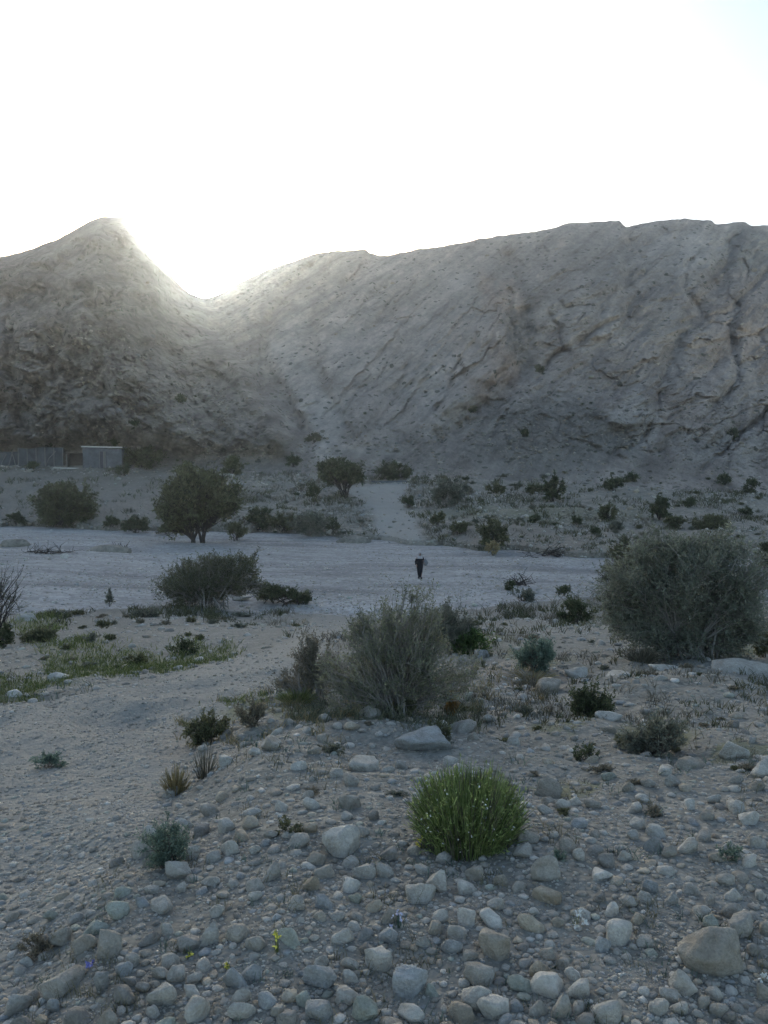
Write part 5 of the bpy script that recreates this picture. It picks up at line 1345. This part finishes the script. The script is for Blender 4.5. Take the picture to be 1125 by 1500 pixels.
lathe('robe', [(.10, .105, .15, 0, 0), (.20, .125, .165, 0, 0), (.45, .17, .18, 0, 0), (.70, .20, .175, 0, 0), (.92, .205, .165, 0, 0), (1.08, .185, .145, 0, 0), (1.22, .20, .145, 0, 0), (1.32, .205, .12, 0, 0), (1.37, .15, .10, 0, 0), (1.405, .075, .07, 0, 0)], M['robe'], person, folds=.05)
for s in (1, -1):
    pth = [(s * .15, 0, 1.33), (s * .21, 0, 1.24), (s * .265, 0, 1.08)] + ([(.25, -.10, 1.04), (.235, -.185, 1.02)] if s > 0 else [(-.265, -.03, 1.0), (-.245, -.095, .91)])
    V, Q = tubes(np.array([pth]) * S_, np.array([[.075, .072, .068, .066, .07]]) * S_, 12); obj('sleeve', mesh_np('sleeve', V, Q, M['robe']), person)
    sx = s * .065; fy = -.10 if s > 0 else .10
    v, f = ICO[2]; V = v * np.array([.062, .165, .06]) * S_ + np.array([sx, fy - .07, .055]) * S_; obj('shoe', mesh_np('shoe', V, f, M['shoe']), person)
# headscarf: hood round the face, draped to the shoulders
V = []; Q = []; seg = 28; pr = [(1.70, .012, .0), (1.69, .05, 0), (1.655, .09, 0), (1.60, .108, .25), (1.54, .108, .42), (1.49, .10, .42), (1.445, .095, .15), (1.40, .13, 0), (1.33, .19, 0), (1.27, .205, 0)]
for z, rr_, op in pr:
    for j in range(seg + 1):
        a = -math.pi / 2 + op * 1.5 + (2 * math.pi - 3.0 * op) * j / seg
        ryy = rr_ * (1.1 if z > 1.45 else .8)
        V.append((rr_ * math.cos(a) * S_, (ryy * math.sin(a) + .012) * S_, z * S_))
for i in range(len(pr) - 1):
    for j in range(seg): Q.append((i * (seg + 1) + j, i * (seg + 1) + j + 1, (i + 1) * (seg + 1) + j + 1, (i + 1) * (seg + 1) + j))
o = obj('headscarf', mesh_np('headscarf', np.array(V), np.array(Q), M['scarf']), person); m = o.modifiers.new('t', 'SOLIDIFY'); m.thickness = .01
v, f = ICO[2]
fm_ = [((0, -.118, 1.555), (.012, .018, .024))] + [((s * .03, -.098, 1.575), (.012, .008, .006)) for s in (1, -1)] + [((0, -.105, 1.515), (.024, .008, .006))]
V = np.concatenate([(v * np.array(sz) + np.array(c)) * S_ for c, sz in fm_[:1]]); obj('nose', mesh_np('nose', V, f, M['skin']), person)
for c, sz in fm_[1:3]: obj('eye', mesh_np('eye', (v * np.array(sz) + np.array(c)) * S_, f, M['shoe']), person)
c, sz = fm_[3]; obj('mouth', mesh_np('mouth', (v * np.array(sz) + np.array(c)) * S_, f, plain_material('lips', (.22, .09, .08))), person)
# the sack held under the arm
v, f = ICO[3]; V = v * (1 + .12 * fbm(v[:, 0] * 2, v[:, 1] * 2 + v[:, 2] * 1.5, 3)[:, None]) * np.array([.15, .13, .21])
V[:, 2] = np.where(V[:, 2] > .12, .12 + (V[:, 2] - .12) * 1.6, V[:, 2]); V[:, :2] *= np.where(V[:, 2:3] > .14, .55, 1)
c_ = np.array([.33, -.12, 1.02]) * S_; ca, sa = math.cos(math.radians(8)), math.sin(math.radians(8))
o = obj('bag', mesh_np('bag', V * S_, f, M['bag']), None, (pp[0] + c_[0] * ca - c_[1] * sa, pp[1] + c_[0] * sa + c_[1] * ca, pp[2] + c_[2])); tag(o, 'bulging grey bag carried under the arm of the person in black', 'bag')

#==END==
# ------------------------------------------------------------------ haze
hm = bpy.data.materials.new('haze'); hm.use_nodes = True; hn = hm.node_tree; hn.nodes.clear()
pv = hn.nodes.new('ShaderNodeVolumePrincipled'); pv.inputs['Density'].default_value = 0.0006
pv.inputs['Color'].default_value = (0.93, 0.96, 0.99, 1); pv.inputs['Anisotropy'].default_value = 0.87
ho = hn.nodes.new('ShaderNodeOutputMaterial'); hn.links.new(pv.outputs[0], ho.inputs['Volume'])
bm = bmesh.new(); bmesh.ops.create_cube(bm, size=1.0)
for v in bm.verts: v.co = Vector((v.co.x * 2200, (v.co.y + 0.5) * 1300 - 400, (v.co.z + 0.5) * 215 - 100))
hme = bpy.data.meshes.new('haze'); bm.to_mesh(hme); bm.free(); hme.materials.append(hm)
tag(obj('haze', hme), kind='stuff')
